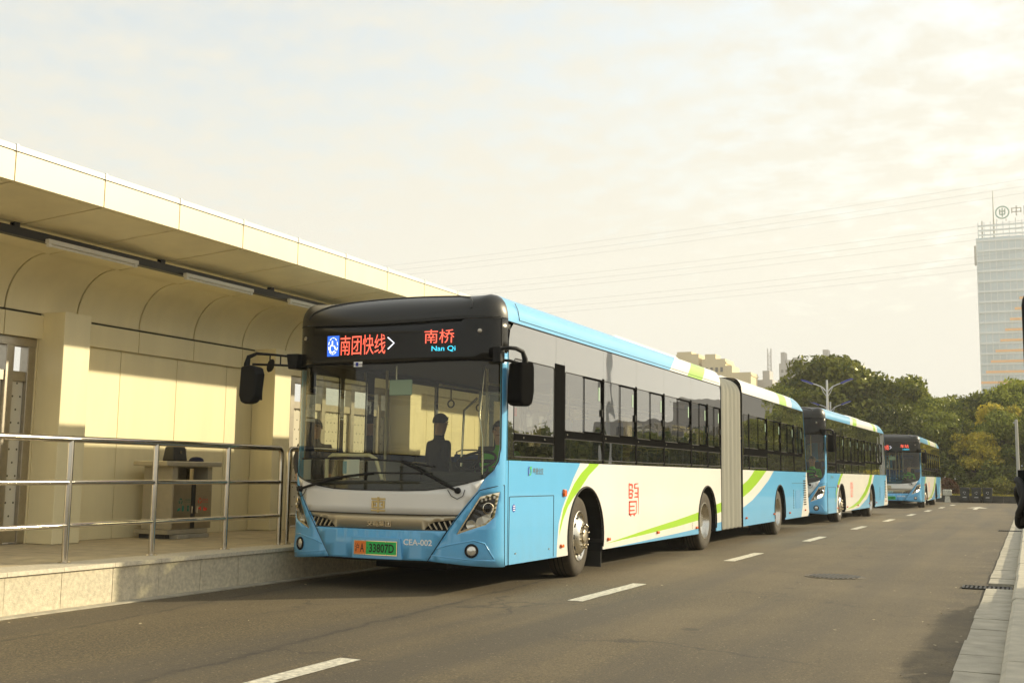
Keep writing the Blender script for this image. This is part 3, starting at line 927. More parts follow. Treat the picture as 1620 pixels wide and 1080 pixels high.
        v, f = sub(vv2, g2[2], FR(.050)); MB().add(v, f).build('housing', MT['iron'], hl, fix=False)
        v, f = sub(vv2, g2[2], FR(.004)); MB().add(v, f).build('lens', MT['glass_clear'], hl, fix=False)
        def lampbit(x, z, prof, nm, m, off=.03):
            th = math.atan(dyF(x*s))
            p = FR(off)(x*s, z)
            MB().lathe(prof, 20, 'Y').build(nm, MT[m], hl, smooth=50, loc=p, rot=(0, 0, th))
        lampbit(1.172, .868, [(0, .056), (-.018, .060), (-.022, .054), (-.008, .042)], 'projector_ring', 'chrome')
        lampbit(1.172, .868, [(-.004, .042), (-.014, .030), (-.018, .002)], 'projector', 'bus_black')
        lampbit(1.030, .700, [(0, .050), (-.014, .050), (.004, .03), (.01, .002)], 'dipped_lamp', 'lamp_clear')
        B = [(1.085, .765), (1.205, .835), (1.192, .765), (1.145, .715), (1.055, .672)]
        B = [(x*s, z) for x, z in B]
        vv3, g3 = cdt([dens(B, .04)], [], lambda c: 1 if pip(c, B) else None)
        v, f = sub(vv3, g3[1], FR(.028)); MB().add(v, f).build('daytime_lamp', MT[S.get('drl', 'lamp_clear')], hl, fix=False)
        for k in range(4):
            x = 1.125+.032*k; z = .948+.011*k
            th = math.atan(dyF(x*s)); p = FR(.02)(x*s, z)
            MB().box(-.012, .012, -.008, .008, -.014, .014).build('led_cell', MT['lamp_clear' if k != 2 else 'chrome'], hl, loc=p, rot=(0, 0, th))
        # fog lamp
        th = math.atan(dyF(1.05*s)); p = FR(-.004)(1.05*s, .440)
        fl = MB().lathe([(.004, .072), (-.010, .068), (-.012, .058), (.004, .052)], 24, 'Y').build('fog_lamp', MT['trim_black'], root, smooth=50, loc=p, rot=(0, 0, th))
        MB().lathe([(.002, .052), (-.008, .040), (-.012, .002)], 20, 'Y').build('lens', MT['lamp_clear'], fl, smooth=60)
    # number plate on its raised plinth
    b = MB()
    poly = [(-.30, .548), (.285, .548), (.315, .325), (-.29, .325)]
    b.prism(poly, lambda x, z: (x-HB, -.452, z), lambda x, z: (x-HB, -.40, z)).build('plate_plinth', MT['bus_blue'], root, bevel=.008)
    pl = MB().box(-.262-HB, .262-HB, -.463, -.453, .364, .512).build('number_plate', MT['chrome'], root)
    MB().box(-.254-HB, -.112-HB, -.4655, -.4635, .372, .504).build('plate_field', MT['plate_orange'], pl)
    MB().box(-.1115-HB, .254-HB, -.4655, -.4635, .372, .504).build('plate_field', MT['plate_green'], pl)
    on = lambda a0, z0: (lambda a, b: (a0+a-HB, -.4665, z0+b))
    text('沪', on(-.222, .437), MT['ink_black'], parent=pl, w=.05, h=.085)
    text('A', on(-.158, .437), MT['ink_black'], parent=pl, w=.048, h=.088, bold=.001)
    text(S['plate'], on(.078, .437), MT['ink_black'], parent=pl, w=.30, h=.09, bold=.002)
    MB().box(-.098-HB, -.088-HB, -.4668, -.4648, .432, .442).build('plate_dot', MT['ink_black'], pl)
    for x, z in ((-.13, .506), (.13, .506), (-.13, .370), (.13, .370)):
        MB().lathe([(.0, .009), (-.004, .007), (-.004, .001)], 8, 'Y').build('bolt', MT['chrome'], pl, loc=(x-HB, -.4645, z))
    sf = lambda a0, z0, off=-.0085: (lambda a, b: FR(off)(a0+a, z0+b))
    text(S['number'], sf(.482, .510), MT['ink_white'], parent=root, w=.33, h=.062, bold=.002)
    # gilt emblem and lettering
    em = MB()
    def eb(x0, x1, z0, z1): em.box(x0-HB, x1-HB, -.432, -.418, z0, z1)
    eb(-.085, .085, .935, .953); eb(-.085, .085, .815, .833); eb(-.012, .012, .953, .964); eb(-.012, .012, .804, .815)
    eb(-.080, -.056, .845, .925); eb(.056, .080, .845, .925); eb(-.056, -.012, .905, .925); eb(-.056, -.012, .845, .862)
    eb(-.010, .012, .833, .935); eb(.012, .056, .908, .925); eb(.012, .056, .845, .860); eb(.034, .050, .872, .897); eb(-.050, -.030, .872, .897)
    em.build('emblem', MT['gold'], root, bevel=.003)
    t = text('交能集团', sf(.012, .690, .006), MT['chrome'], parent=root, w=.29, h=.058)
    so = t.modifiers.new('solid', 'SOLIDIFY'); so.thickness = .012; so.offset = 1
    # destination display
    if S.get('dest'):
        d1, d2, d3 = S['dest']
        sd = lambda a0, z0: (lambda a, b: FR(.0005)(a0+a, z0+b))
        sg = MB()
        v = [FR(.0008)(x, z) for z in (2.470, 2.695) for x in np.linspace(-.722, -.560, 4)]
        sg.add(v, [(k, k+1, k+5, k+4) for k in range(3)])
        so_ = sg.build('wheelchair_sign', MT['led_blue'], root, fix=False)
        ring = []
        for k in range(10):
            A = [(-.641+.062*math.cos(R(a)), 2.583+.092*math.sin(R(a))) for a in (36*k+4, 36*k+28)]
            mb = MB().tube([FR(-.002)(*A[0]), FR(-.002)(*A[1])], .0045, 5); ring.append(mb)
        r_ = MB()
        for q in ring: r_.add(q.v, q.f)
        r_.tube([FR(-.002)(x, z) for x, z in ((-.650, 2.640), (-.650, 2.585), (-.622, 2.583), (-.605, 2.545), (-.59, 2.545))], .007, 6)
        r_.tube([FR(-.002)(-.648+.035*math.cos(R(a)), 2.555+.042*math.sin(R(a))) for a in range(110, 350, 24)], .006, 6)
        r_.build('wheelchair_mark', MT['led_white'], so_)
        text(d1, sd(-.255, 2.583), MT['led_red'], parent=root, w=.575, h=.215)
        MB().tube([FR(-.002)(*q) for q in ((.062, 2.650), (.140, 2.587), (.066, 2.525))], .0065, 6).build('arrow_mark', MT['led_white'], root)
        text(d2, sd(.672, 2.640), MT['led_red'], parent=root, w=.335, h=.145)
        text(d3, sd(.722, 2.508), MT['led_cyan'], parent=root, w=.265, h=.062, bold=.001)
    # black roof cap over the windscreen
    b = MB()
    us = [HB*math.sin(R(a)) for a in range(-90, 91, 5)]
    us = [-HB]+[x for x in us[1:-1]]+[HB]
    nt_ = 12
    for t_ in range(nt_+1):
        for x in us: b.v.append(capmap(x, t_/nt_))
    nu = len(us)
    for t_ in range(nt_):
        for i in range(nu-1): b.f.append((t_*nu+i, t_*nu+i+1, (t_+1)*nu+i+1, (t_+1)*nu+i))
    b.m = [0]*len(b.f)
    b.build('roof_cap', MT['cap_black'], root, smooth=70, fix=False)
    def captube(pts, r, off, nm='cap_crease'):
        return MB().tube([capmap(x, t, off) for x, t in pts], r, 6).build(nm, MT['cap_black'], root, smooth=60)
    P = [(-1.03, .10), (-.98, .25), (-.80, .45), (-.55, .58), (-.2, .63), (.3, .64), (.75, .62), (.93, .52), (.99, .35), (1.01, .10)]
    captube([((a[0]*(1-k/4)+b_[0]*k/4), (a[1]*(1-k/4)+b_[1]*k/4)) for a, b_ in zip(P[:-1], P[1:]) for k in range(4)], .012, .002)
    captube([(x, .02) for x in np.linspace(-1.25, 1.25, 30)], .004, .001)
    for x in (-1.075, 1.09):
        th = math.atan(dyF(x))
        MB().lathe([(.0, .024), (-.012, .022), (-.016, .012), (-.016, .001)], 14, 'Y').build('camera_dome', MT['steel_brushed'], root, smooth=50, loc=FR(-.001)(x, 2.695), rot=(0, 0, th))
    # wipers
    for pv, el, bl, nm in (((.907, 1.045), [(.47, 1.262), (.285, 1.335)], [(-1.04, 1.358), (-.39, 1.372), (.285, 1.335), (.655, 1.285)], 'wiper'),
                           ((-1.063, 1.03), [(-.425, 1.17), (-.05, 1.21)], [(-.80, 1.13), (-.05, 1.215), (.62, 1.215)], 'wiper')):
        w = MB().tube([FR(-.028)(*q) for q in dens([pv]+el, .06, False)], .014, 8).build(nm, MT['trim_black'], root, smooth=50)
        MB().tube([FR(-.018)(*q) for q in dens(bl, .06, False)], .011, 6).build('blade', MT['rubber'], w, smooth=50)
        th = math.atan(dyF(pv[0]))
        MB().lathe([(.01, .034), (-.045, .030), (-.052, .022), (-.052, .001)], 14, 'Y').build('pivot', MT['trim_black'], w, smooth=50, loc=FR(0)(*pv), rot=(0, 0, th))
        sg_ = 1 if pv[0] > 0 else -1
        L = [(pv[0]-.10*sg_, pv[1]+.005), (pv[0]-.06*sg_, pv[1]-.055), (pv[0]+.0*sg_, pv[1]-.085), (pv[0]+.055*sg_, pv[1]-.055), (pv[0]+.075*sg_, pv[1]+.01)]
        MB().tube([FR(-.012)(*q) for q in L], .004, 5).build('hose', MT['rubber'], w)
    # mirrors
    def mirror_near():
        m_ = empty('mirror', (0, 0, 0), 0, root)
        MB().box(-.05, .045, -.27, -.16, 2.36, 2.53).build('bracket', MT['trim_black'], m_, bevel=.012)
        MB().tube([(.02, -.25, 2.50), (.09, -.22, 2.515), (.15, -.13, 2.515), (.185, -.03, 2.49), (.19, .02, 2.42), (.19, .03, 2.34)], [.02, .02, .021, .024, .03, .034], 10).build('arm', MT['trim_black'], m_, smooth=60)
        MB().tube([(.02, -.20, 2.39), (.10, -.16, 2.385), (.17, -.05, 2.36)], .016, 8).build('arm', MT['trim_black'], m_, smooth=60)
        hs = MB()
        prof = [(-.145, 2.37), (.11, 2.40), (.135, 2.33), (.138, 2.08), (.10, 1.955), (.04, 1.925), (-.09, 1.925), (-.145, 1.96)]
        hs.prism(prof, lambda a, z: (.07+.02*(z > 2.0)+a*.25, a*.9+.03, z), lambda a, z: (.23+a*.10, a*1.0+.03, z)).build('housing', MT['bar_black'], m_, bevel=.025)
        MB().box(.085, .20, .158, .163, 1.99, 2.33).build('mirror_glass', MT['chrome'], m_)
        return m_
    def mirror_far():
        m_ = empty('mirror', (0, 0, 0), 0, root)
        MB().prism([(-.07, 2.36), (.04, 2.36), (.06, 2.53), (-.10, 2.53)], lambda a, z: (-2.52+a, -.30, z), lambda a, z: (-2.50+a, -.10, z)).build('bracket', MT['trim_black'], m_, bevel=.01)
        MB().tube([(-2.55, -.24, 2.50), (-2.72, -.40, 2.515), (-2.86, -.52, 2.52), (-2.935, -.56, 2.48), (-2.95, -.57, 2.40), (-2.95, -.57, 2.34)], [.013, .013, .018, .026, .034, .036], 10).build('arm', MT['trim_black'], m_, smooth=60)
        MB().tube([(-2.55, -.24, 2.40), (-2.74, -.42, 2.40), (-2.90, -.54, 2.40)], .013, 8).build('arm', MT['trim_black'], m_, smooth=60)
        for k in (.35, .62): MB().tube([(-2.55-.33*k, -.24-.28*k, 2.40), (-2.55-.33*k, -.24-.28*k, 2.512)], .008, 6).build('strut', MT['trim_black'], m_)
        MB().prism([(-.10, 2.37), (.0, 2.385), (.10, 2.36), (.125, 2.28), (.10, 2.03), (.05, 1.965), (-.03, 1.95), (-.085, 1.975), (-.115, 2.05)],
                   lambda a, z: (-2.90+a, -.62, z), lambda a, z: (-2.88+a*1.1, -.50, z)).build('housing', MT['trim_black'], m_, bevel=.022)
        MB().box(-2.99, -2.78, -.497, -.492, 2.0, 2.33).build('mirror_glass', MT['chrome'], m_)
        q = Matrix.Rotation(R(38), 3, 'Y') @ Matrix.Rotation(R(20), 3, 'X')
        sm = MB()
        for a in range(16):
            t = 2*math.pi*a/16
            for dy in (-.012, .012): sm.v.append(tuple(Vector((-2.70, -.47, 2.385))+q @ Vector((.042*math.cos(t), dy, .085*math.sin(t)))))
        sm.f = [tuple(range(0, 32, 2)), tuple(range(31, 0, -2))]+[(2*a, 2*a+1, (2*a+3) % 32, (2*a+2) % 32) for a in range(16)]
        sm.m = [0]*len(sm.f); sm.build('round_mirror', MT['trim_black'], m_)
    mirror_near(); mirror_far()
    # small sticker and inspection label on the glass
    MB().add([FR(.0)(-.36, 2.345), FR(.0)(-.25, 2.345), FR(.0)(-.25, 2.40), FR(.0)(-.36, 2.40)], [(0, 1, 2, 3)]).build('glass_label', MT['led_cyan' if False else 'ink_white'], root, fix=False)
    MB().add([FR(-.001)(-.335, 2.352), FR(-.001)(-.30, 2.352), FR(-.001)(-.30, 2.392), FR(-.001)(-.335, 2.392)], [(0, 1, 2, 3)]).build('glass_label', MT['ink_blue'], root, fix=False)
    # dashboard, rear view mirror, steering wheel
    v = [(HB*math.sin(R(a))*.985, yF(HB*math.sin(R(a)))+.05) for a in range(-80, 81, 10)]
    MB().prism(v+[(1.2, .30), (-1.2, .30)], lambda a, b: (a-HB, b, .5), lambda a, b: (a-HB, b, 1.13)).build('dashboard', MT['liner_dark'], root, bevel=.02)
    MB().box(-1.05, -.25, .05, .42, 1.1, 1.24).build('binnacle', MT['liner_dark'], root, bevel=.04)
    sw = empty('steering_wheel', (-.60, .50, 1.36), 0, root); sw.rotation_euler = (R(28), 0, 0)
    ring = [(.22*math.cos(R(a)), .22*math.sin(R(a)), 0) for a in range(0, 360, 15)]
    MB().tube(ring, .016, 8, closed=True).build('rim', MT['trim_black'], sw, smooth=60)
    MB().box(-.2, .2, -.02, .02, -.015, .01).box(-.02, .02, -.2, .02, -.015, .01).build('spoke', MT['trim_black'], sw)
    MB().tube([(0, 0, -.02), (0, -.02, -.35)], .03, 8).build('column', MT['trim_black'], sw)
    im = empty('rear_view_mirror', (0, 0, 0), 0, root)
    MB().box(-1.285, -1.005, -.26, -.235, 2.04, 2.21).build('housing', MT['mirror_green'], im, bevel=.02)
    MB().tube([(-1.20, -.25, 2.21), (-1.20, -.25, 2.36)], .009, 6).build('stem', MT['steel_brushed'], im)
mat('mirror_green', (.30, .40, .33), .25)

# ------------------------------------------------------------------ sides
def sidemap(left, off=0.0):
    if left: return lambda a, b: (off, a, b)
    return lambda a, b: (-BW-off, a, b)
def flat(root, nm, vv, faces, left, off, m, parent=None, solid=.02, mats=None, mi=None):
    v, f = sub(vv, faces, sidemap(left, off))
    if not left: f = [tuple(reversed(q)) for q in f]
    b = MB().add(v, f)
    if mi: b.m = mi
    o = b.build(nm, mats if mats else MT[m], parent or root, fix=False)
    if solid:
        s = o.modifiers.new('solid', 'SOLIDIFY'); s.thickness = solid; s.offset = -1
    return o
def side_panel(root, outline, arches, paints, left=True):
    O = outline
    def inarch(c):
        return any((c[0]-y)**2+(c[1]-z)**2 < r*r for y, z, r in arches)
    loops = [dens(O, .4)]+[arc(y, z, r, -8, 188, 26)+[(y-r, .1), (y+r, .1)] for y, z, r in arches]+[p for p, m in paints]
    names = ['bus_white']+sorted({m for p, m in paints})
    def cls(c):
        if not pip(c, O): return None
        for y, z, r in arches:
            if pip(c, arc(y, z, r, -8, 188, 26)+[(y-r, .1), (y+r, .1)]): return None
        k = 'bus_white'
        for p, m in paints:
            if pip(c, p): k = m
        return k
    vv, g = cdt(loops, [], cls)
    faces = []; mi = []
    for k, fs in g.items():
        faces += fs; mi += [names.index(k)]*len(fs)
    o = flat(root, 'side_panel', vv, faces, left, 0.0, None, mats=[MT[n] for n in names], mi=mi, solid=.012)
    for y, z, r in arches:                          # arch lips and dark housings
        s = sidemap(left, .004)
        MB().tube([s(*q) for q in arc(y, z, r, -14, 194, 26)], .013, 6).build('arch_lip', MT['rubber'], root, smooth=60)
        h = MB()
        A = arc(y, z, r+.012, -20, 200, 16)
        x0, x1 = (-.013, -.80) if left else (-BW+.013, -BW+.80)
        h.v = [(x0, a, b) for a, b in A]+[(x1, a, b) for a, b in A]
        n = len(A)
        h.f = [(i, i+1, n+i+1, n+i) for i in range(n-1)]+[tuple(range(n, 2*n))]
        h.m = [0]*len(h.f)
        h.build('wheel_housing', MT['hole_black'], root)
    return o
def glazing(root, outline, bays, left=True, sash=True, latch=True):
    """bays: (y0,y1,zlist,slider) with zlist of (z0,z1) panes"""
    holes = []
    for y0, y1, zs, sl in bays:
        for z0, z1 in zs: holes.append(rrect(y0, y1, z0, z1, .035))
    def cls(c):
        if not pip(c, outline): return None
        for i, h in enumerate(holes):
            if pip(c, h): return i
        return 'f'
    vv, g = cdt([outline]+holes, [], cls)
    fr = flat(root, 'window_band', vv, g['f'], left, .003, 'band_glass', solid=.02)
    k = 0
    s = sidemap(left, .008)
    if left and sash:                                # matt black bars between the panes
        x0, x1 = -.004, .0075
        for (a0, a1, zs, sl), (b0, b1, zs2, sl2) in zip(bays[:-1], bays[1:]):
            if b0-a1 < .12: MB().box(x0, x1, a1-.012, b0+.012, 1.375, 2.45).build('glazing_bar', MT['bar_black'], fr)
            else: MB().box(x0, x1, a1+.01, b0-.01, 1.375, 2.50).build('glazing_bar', MT['bar_black'], fr)
        for a0, a1, zs, sl in bays:
            if len(zs) > 1: MB().box(x0, x1-.001, a0+.01, a1-.01, zs[1][1]-.006, zs[0][0]+.006).build('glazing_bar', MT['bar_black'], fr)
            else: MB().box(x0, x1-.001, a0+.01, a1-.01, zs[0][0]-.06, zs[0][0]+.006).build('glazing_bar', MT['bar_black'], fr)
    for y0, y1, zs, sl in bays:
        for zi, (z0, z1) in enumerate(zs):
            o = flat(root, 'window', vv, g.get(k, []), left, .001, 'glass_side' if left else 'glass_far', solid=0)
            L = rrect(y0+.004, y1-.004, z0+.004, z1-.004, .033)
            MB().tube([sidemap(left, .003)(*q) for q in L], .006, 5, closed=True).build('gasket', MT['rubber'], o)
            if sl and zi == 0 and sash:
                a = (y0+y1)/2-.02; b = y1-.015
                for L_, r_ in (([(a, z0+.01), (a, z1-.01)], .005), ([(a, z1-.012), (b-.04, z1-.012), (b, z1-.05), (b, z0+.05), (b-.04, z0+.012), (a, z0+.012)], .013)):
                    MB().tube([sidemap(left, .009)(*q) for q in L_], r_, 6).build('sash', MT['bar_black'], o)
                if latch: MB().box(0, .022, b-.05, b-.02, (z0+z1)/2-.12, (z0+z1)/2-.03).build('latch', MT['trim_black'], o, loc=(0 if left else -BW, 0, 0))
                zs_ = z1-.16
                x_ = .0035
                MB().add([(x_, b-.14, zs_-.11), (x_, b-.09, zs_-.11), (x_, b-.09, zs_+.06), (x_, b-.14, zs_+.06)], [(0, 1, 2, 3)]).build('sticker', MT['sticker_green'], o, fix=False, loc=(0 if left else -BW, 0, 0))
            k += 1
    return fr
mat('sticker_green', (.28, .42, .30), .5)
def cant_pt(s, shrink=1.0):
    a = s*math.pi/2
    ca = max(0.0, math.cos(a)); sa = max(0.0, math.sin(a))
    return 1.06+.22*ca**(2/2.4), 2.83+.29*shrink*sa**(2/2.4)
def roof_shell(root, y0, y1, paints, taper=None, base='bus_white'):
    """painted cant panels on both sides and the roof skin between them"""
    def shr(y):
        if not taper or y < taper[0]: return 1.0
        t = min(1.0, (y-taper[0])/(taper[1]-taper[0]))
        return max(0.02, (1-t**2.5)**.5)
    names = [base]+sorted({m for p, m in paints if m != base})
    O = [(y0, 0), (y1, 0), (y1, 1), (y0, 1)]
    ys = list(np.arange(y0+.3, y1, .3))
    if taper: ys += list(np.linspace(taper[0], taper[1], 10))[1:-1]
    pts = [(y, s) for y in ys for s in (0, .12, .25, .4, .55, .7, .85, 1)]
    def cls(c):
        if not pip(c, O): return None
        k = base
        for p, m in paints:
            if pip(c, p): k = m
        return k
    vv, g = cdt([dens(O, .2)]+[dens(p, .15) for p, m in paints], pts, cls)
    faces = []; mi = []
    for k, fs in g.items():
        faces += fs; mi += [names.index(k)]*len(fs)
    for left in (1, 0):
        def fn(a, b):
            xc, z = cant_pt(min(1, max(0, b)), shr(a))
            return ((xc if left else -xc)-HB, a, z)
        v, f = sub(vv, faces, fn)
        if not left: f = [tuple(reversed(q)) for q in f]
        b = MB().add(v, f); b.m = list(mi)
        b.build('cant_panel', [MT[n] for n in names], root, smooth=70, fix=False)
    b = MB()
    xs = np.linspace(-1.06, 1.06, 15)
    yy = [y0]+[y for y in sorted(ys)]+[y1]
    front = y0 == 0
    for i, y in enumerate(yy):
        for x in xs:
            yq = max(y, yend(x)) if front else y
            b.v.append((x-HB, yq, 2.83+(zroof(x)-2.83)*shr(yq)))
    nx = len(xs)
    for i in range(len(yy)-1):
        for j in range(nx-1): b.f.append((i*nx+j, i*nx+j+1, (i+1)*nx+j+1, (i+1)*nx+j))
    b.m = [0]*len(b.f)
    b.build('roof', MT['bus_white'], root, smooth=70, fix=False)
    # seam line between cant panel and window band, and ceiling liner
    for left in (1, 0):
        x = (.001 if left else -BW-.001)
        MB().tube([(x, y0+.05, 2.822), (x, y1-.02, 2.822)], .008, 6).build('cant_seal', MT['trim_black'], root)
    MB().box(-BW+.03, -.03, max(y0, .1), y1, 2.50, 2.53).build('ceiling', MT['liner'], root)
def roof_pod(root, y0, y1, z1, x0=-.52, x1=-2.04, m='bus_white'):
    p = MB()
    zb = 3.10
    v = [(x0, y0, zb), (x0, y1, zb), (x1, y1, zb), (x1, y0, zb)]
    w = [(x0-.10, y0+.55, z1), (x0-.10, y1-.30, z1), (x1+.10, y1-.30, z1), (x1+.10, y0+.55, z1)]
    mid = [(x0-.02, y0+.06, zb+.09), (x0-.02, y1-.05, zb+.12), (x1+.02, y1-.05, zb+.12), (x1+.02, y0+.06, zb+.09)]
    p.add(v+mid+w, [(8, 9, 10, 11)]+[(i, (i+1) % 4, 4+(i+1) % 4, 4+i) for i in range(4)]+[(4+i, 4+(i+1) % 4, 8+(i+1) % 4, 8+i) for i in range(4)])
    p.build('roof_pod', MT[m], root, bevel=.05)
def wheel(root, y, left=True, steer=0.0, dual=False):
    x = -.06 if left else -BW+.06
    s = 1 if left else -1
    w = empty('wheel', (x, y, .485), R(steer), root)
    w.scale = (s, 1, 1)
    ty = [(0.0, .30), (.004, .32), (.012, .40), (.0, .455), (-.03, .478), (-.06, .485), (-.24, .485), (-.27, .475), (-.29, .44), (-.29, .30)]
    MB().lathe(ty, 40, 'X').build('tyre', MT['tyre'], w, smooth=50)
    gr = MB()
    for q in (-.10, -.15, -.20): gr.lathe([(q-.006, .4856), (q+.006, .4856)], 40, 'X')
    gr.build('groove', MT['hole_black'], w)
    if not dual:
        MB().lathe([(-.03, .30), (.006, .305), (.010, .295), (-.02, .275), (-.035, .262), (.030, .205), (.052, .17), (.056, .155), (.056, .105), (.03, .10), (.03, .085)], 40, 'X').build('rim', MT['alloy'], w, smooth=40)
        MB().lathe([(.03, .09), (.075, .082), (.085, .06), (.085, .001)], 20, 'X').build('hub', MT['alloy_dull'], w, smooth=40)
        hole = MB().lathe([(0, .027), (.004, .025), (.004, .001)], 12, 'X').mesh('hand_hole', MT['hole_black'])
        for k in range(10):
            a = 2*math.pi*k/10
            o = put('hand_hole', hole, w, (.0, .232*math.cos(a), .232*math.sin(a))); o.scale = (1, 1, 1)
            o.rotation_euler = (0, 0, 0)
            o.location.x = .006
        nut = MB().lathe([(0, .018), (.012, .017), (.014, .013), (.045, .012), (.048, .008), (.048, .001)], 8, 'X').mesh('wheel_nut', MT['chrome'], smooth=40)
        for k in range(10):
            a = 2*math.pi*(k+.5)/10
            put('wheel_nut', nut, w, (.052, .133*math.cos(a), .133*math.sin(a)))
    else:
        MB().lathe([(-.03, .30), (.004, .305), (.006, .29), (-.04, .275), (-.09, .262), (-.12, .24), (-.135, .18), (-.13, .13), (-.09, .12), (-.05, .10), (-.045, .001)], 40, 'X').build('rim', MT['alloy'], w, smooth=40)
        nut = MB().lathe([(0, .016), (.03, .015), (.034, .001)], 8, 'X').mesh('wheel_nut', MT['alloy_dull'])
        for k in range(10):
            a = 2*math.pi*k/10
            put('wheel_nut', nut, w, (-.13, .16*math.cos(a), .16*math.sin(a)))
        MB().lathe([(-.30, .30), (-.31, .45), (-.33, .48), (-.55, .48), (-.57, .45), (-.57, .30)], 32, 'X').build('tyre', MT['tyre'], w, smooth=50)
    return w
def marker(root, y, z, left=True, m='lamp_orange', big=False):
    x = 0.002 if left else -BW-.002
    s = 1 if left else -1
    h, l = (.045, .05) if big else (.022, .05)
    MB().prism([(-l, 0), (-l*.7, -h), (l*.8, -h), (l, 0), (l*.7, h), (-l*.8, h)], lambda a, b: (x, y+a, z+b), lambda a, b: (x+s*.026, y+a*.8, z+b*.8)).build('marker_lamp', MT[m], root, bevel=.005)

SEAT = {}
def seat_mesh():
    if SEAT: return SEAT
    q = MB().box(-.21, .21, -.20, .22, .36, .44); SEAT['c'] = q.mesh('cushion', MT['seat_blue'])
    b = MB().prism([(.20, .42), (.26, .44), (.33, 1.02), (.31, 1.12), (.27, 1.13), (.245, 1.03)], lambda a, z: (-.205, a, z), lambda a, z: (.205, a, z)); SEAT['b'] = b.mesh('backrest', MT['seat_blue'])
    f = MB().box(-.03, .03, -.1, .15, 0, .36).box(-.19, .19, -.18, .2, .33, .36); SEAT['f'] = f.mesh('frame', MT['liner_dark'])
    g = MB().tube([(-.19, .30, 1.0), (-.19, .31, 1.16), (-.12, .315, 1.19), (.12, .315, 1.19), (.19, .31, 1.16), (.19, .30, 1.0)], .012, 6); SEAT['g'] = g.mesh('grab_rail', MT['pole_yellow'], smooth=50)
    return SEAT
def seat(root, x, y, z, rz=0.0):
    S = seat_mesh()
    e = put('seat', S['c'], root, (x, y, z), (0, 0, rz))
    put('backrest', S['b'], e); put('frame', S['f'], e); put('grab_rail', S['g'], e)
def pole(root, x, y, z0=.36, z1=2.5, m='pole_yellow'):
    MB().tube([(x, y, z0), (x, y, z1)], .017, 8).build('grab_pole', MT[m], root, smooth=50)
def shell_floor(root, y0, y1, front=False, arches=()):
    fl = MB(); cur = y0+(.12 if front else 0)
    for y, z, r in arches:
        fl.box(-BW+.03, -.03, cur, y-r-.03, .30, .35); fl.box(-BW+.83, -.83, y-r-.03, y+r+.03, .30, .35); cur = y+r+.03
    fl.box(-BW+.03, -.03, cur, y1, .30, .35)
    fl.build('floor', MT['floor_grey'], root)
    MB().box(-BW+.83, -.83, y0+.3, y1-.2, .18, .298).build('underbody', MT['hole_black'], root)
    for x0, x1 in ((-.045, -.02), (-BW+.02, -BW+.045)):
        MB().box(x0, x1, y0+.05, y1-.03, 2.46, 2.80).build('liner', MT['liner'], root)
def liner_low(root, y0, y1):
    MB().box(-.045, -.02, y0, y1, 1.08, 1.36).build('liner', MT['liner'], root)
def logo_red(root, y0, z0, w=.42, h=.46):
    """red seal-script style mark on the side, read from the photograph"""
    def P(L): return [(y0+a*w, z0+b*h) for a, b in L]
    L = []
    L.append(P([(0, .55), (.07, .55), (.07, 1.0), (0, .99)]))
    for b in (.95, .79, .68, .565): L.append(P([(.07, b-.03), (.36, b-.03), (.36, b+.025), (.07, b+.025)]))
    L.append(P([(.30, .84), (.40, .84), (.40, .94), (.30, .94)])); L.append(P([(.36, .72), (.46, .72), (.46, .79), (.36, .79)])); L.append(P([(.30, .59), (.40, .59), (.40, .67), (.30, .67)]))
    L.append(P([(.55, .85), (.64, .85), (.64, .98), (.55, .97)])); L.append(P([(.64, .94), (.97, .965), (.97, .985), (.64, .985)])); L.append(P([(.58, .82), (.90, .835), (.90, .865), (.58, .86)]))
    L.append(P([(.90, .55), (1.0, .55), (1.0, .87), (.90, .87)])); L.append(P([(.60, .68), (.90, .66), (.90, .72), (.60, .715)])); L.append(P([(.57, .565), (.90, .56), (.90, .61), (.57, .60)]))
    L.append(P([(.955, .06), (.985, .06), (1.0, .55), (.96, .55)]))
    L.append(P([(.02, .05), (.12, .05), (.12, .45), (.02, .45)])); L.append(P([(.02, .42), (.80, .42), (.80, .47), (.02, .47)])); L.append(P([(.74, .10), (.78, .10), (.80, .42), (.75, .42)]))
    for b in (.31, .19): L.append(P([(.12, b-.02), (.58, b-.02), (.58, b+.02), (.12, b+.02)]))
    L.append(P([(.02, .06), (.76, .075), (.76, .11), (.02, .10)])); L.append(P([(.14, .065), (.27, .065), (.22, .0)])); L.append(P([(.47, .065), (.64, .07), (.57, .005)]))
    b = MB()
    for q in L: b.add([(.0045, a, c) for a, c in q], [tuple(range(len(q)))])
    b.build('emblem_print', MT['bus_red'], root, fix=False)
def company_print(root):
    s = MB()
    def add(L, m): s.add([(.0045, .56+a*.085, 1.205+b*.10) for a, b in L], [tuple(range(len(L)))], m)
    add([(0, 0), (.3, 0), (.3, .75), (.55, 1), (.2, 1), (0, .8)], 0)
    add([(.3, .72), (.8, .72), (.8, .3), (1.0, .4), (1.1, 1.0), (.5, 1.0)], 1)
    add([(.3, 0), (.75, .05), (1.0, .4), (.8, .3), (.62, .22), (.3, .2)], 1)
    s.build('company_mark', [MT['ink_blue'], MT['sign_green']], root, fix=False)
    text('奉贤公交', lambda a, b: (.0045, .83+a, 1.255+b), MT['ink_grey'], parent=root, w=.29, h=.075, bold=.001)
mat('sign_green', (.02, .42, .10), .5)
def panel_lines(root, lines, m='trim_black', r=.004):
    for L in lines:
        MB().tube([(.001, y, z) for y, z in L], r, 5).build('panel_seam', MT[m], root)
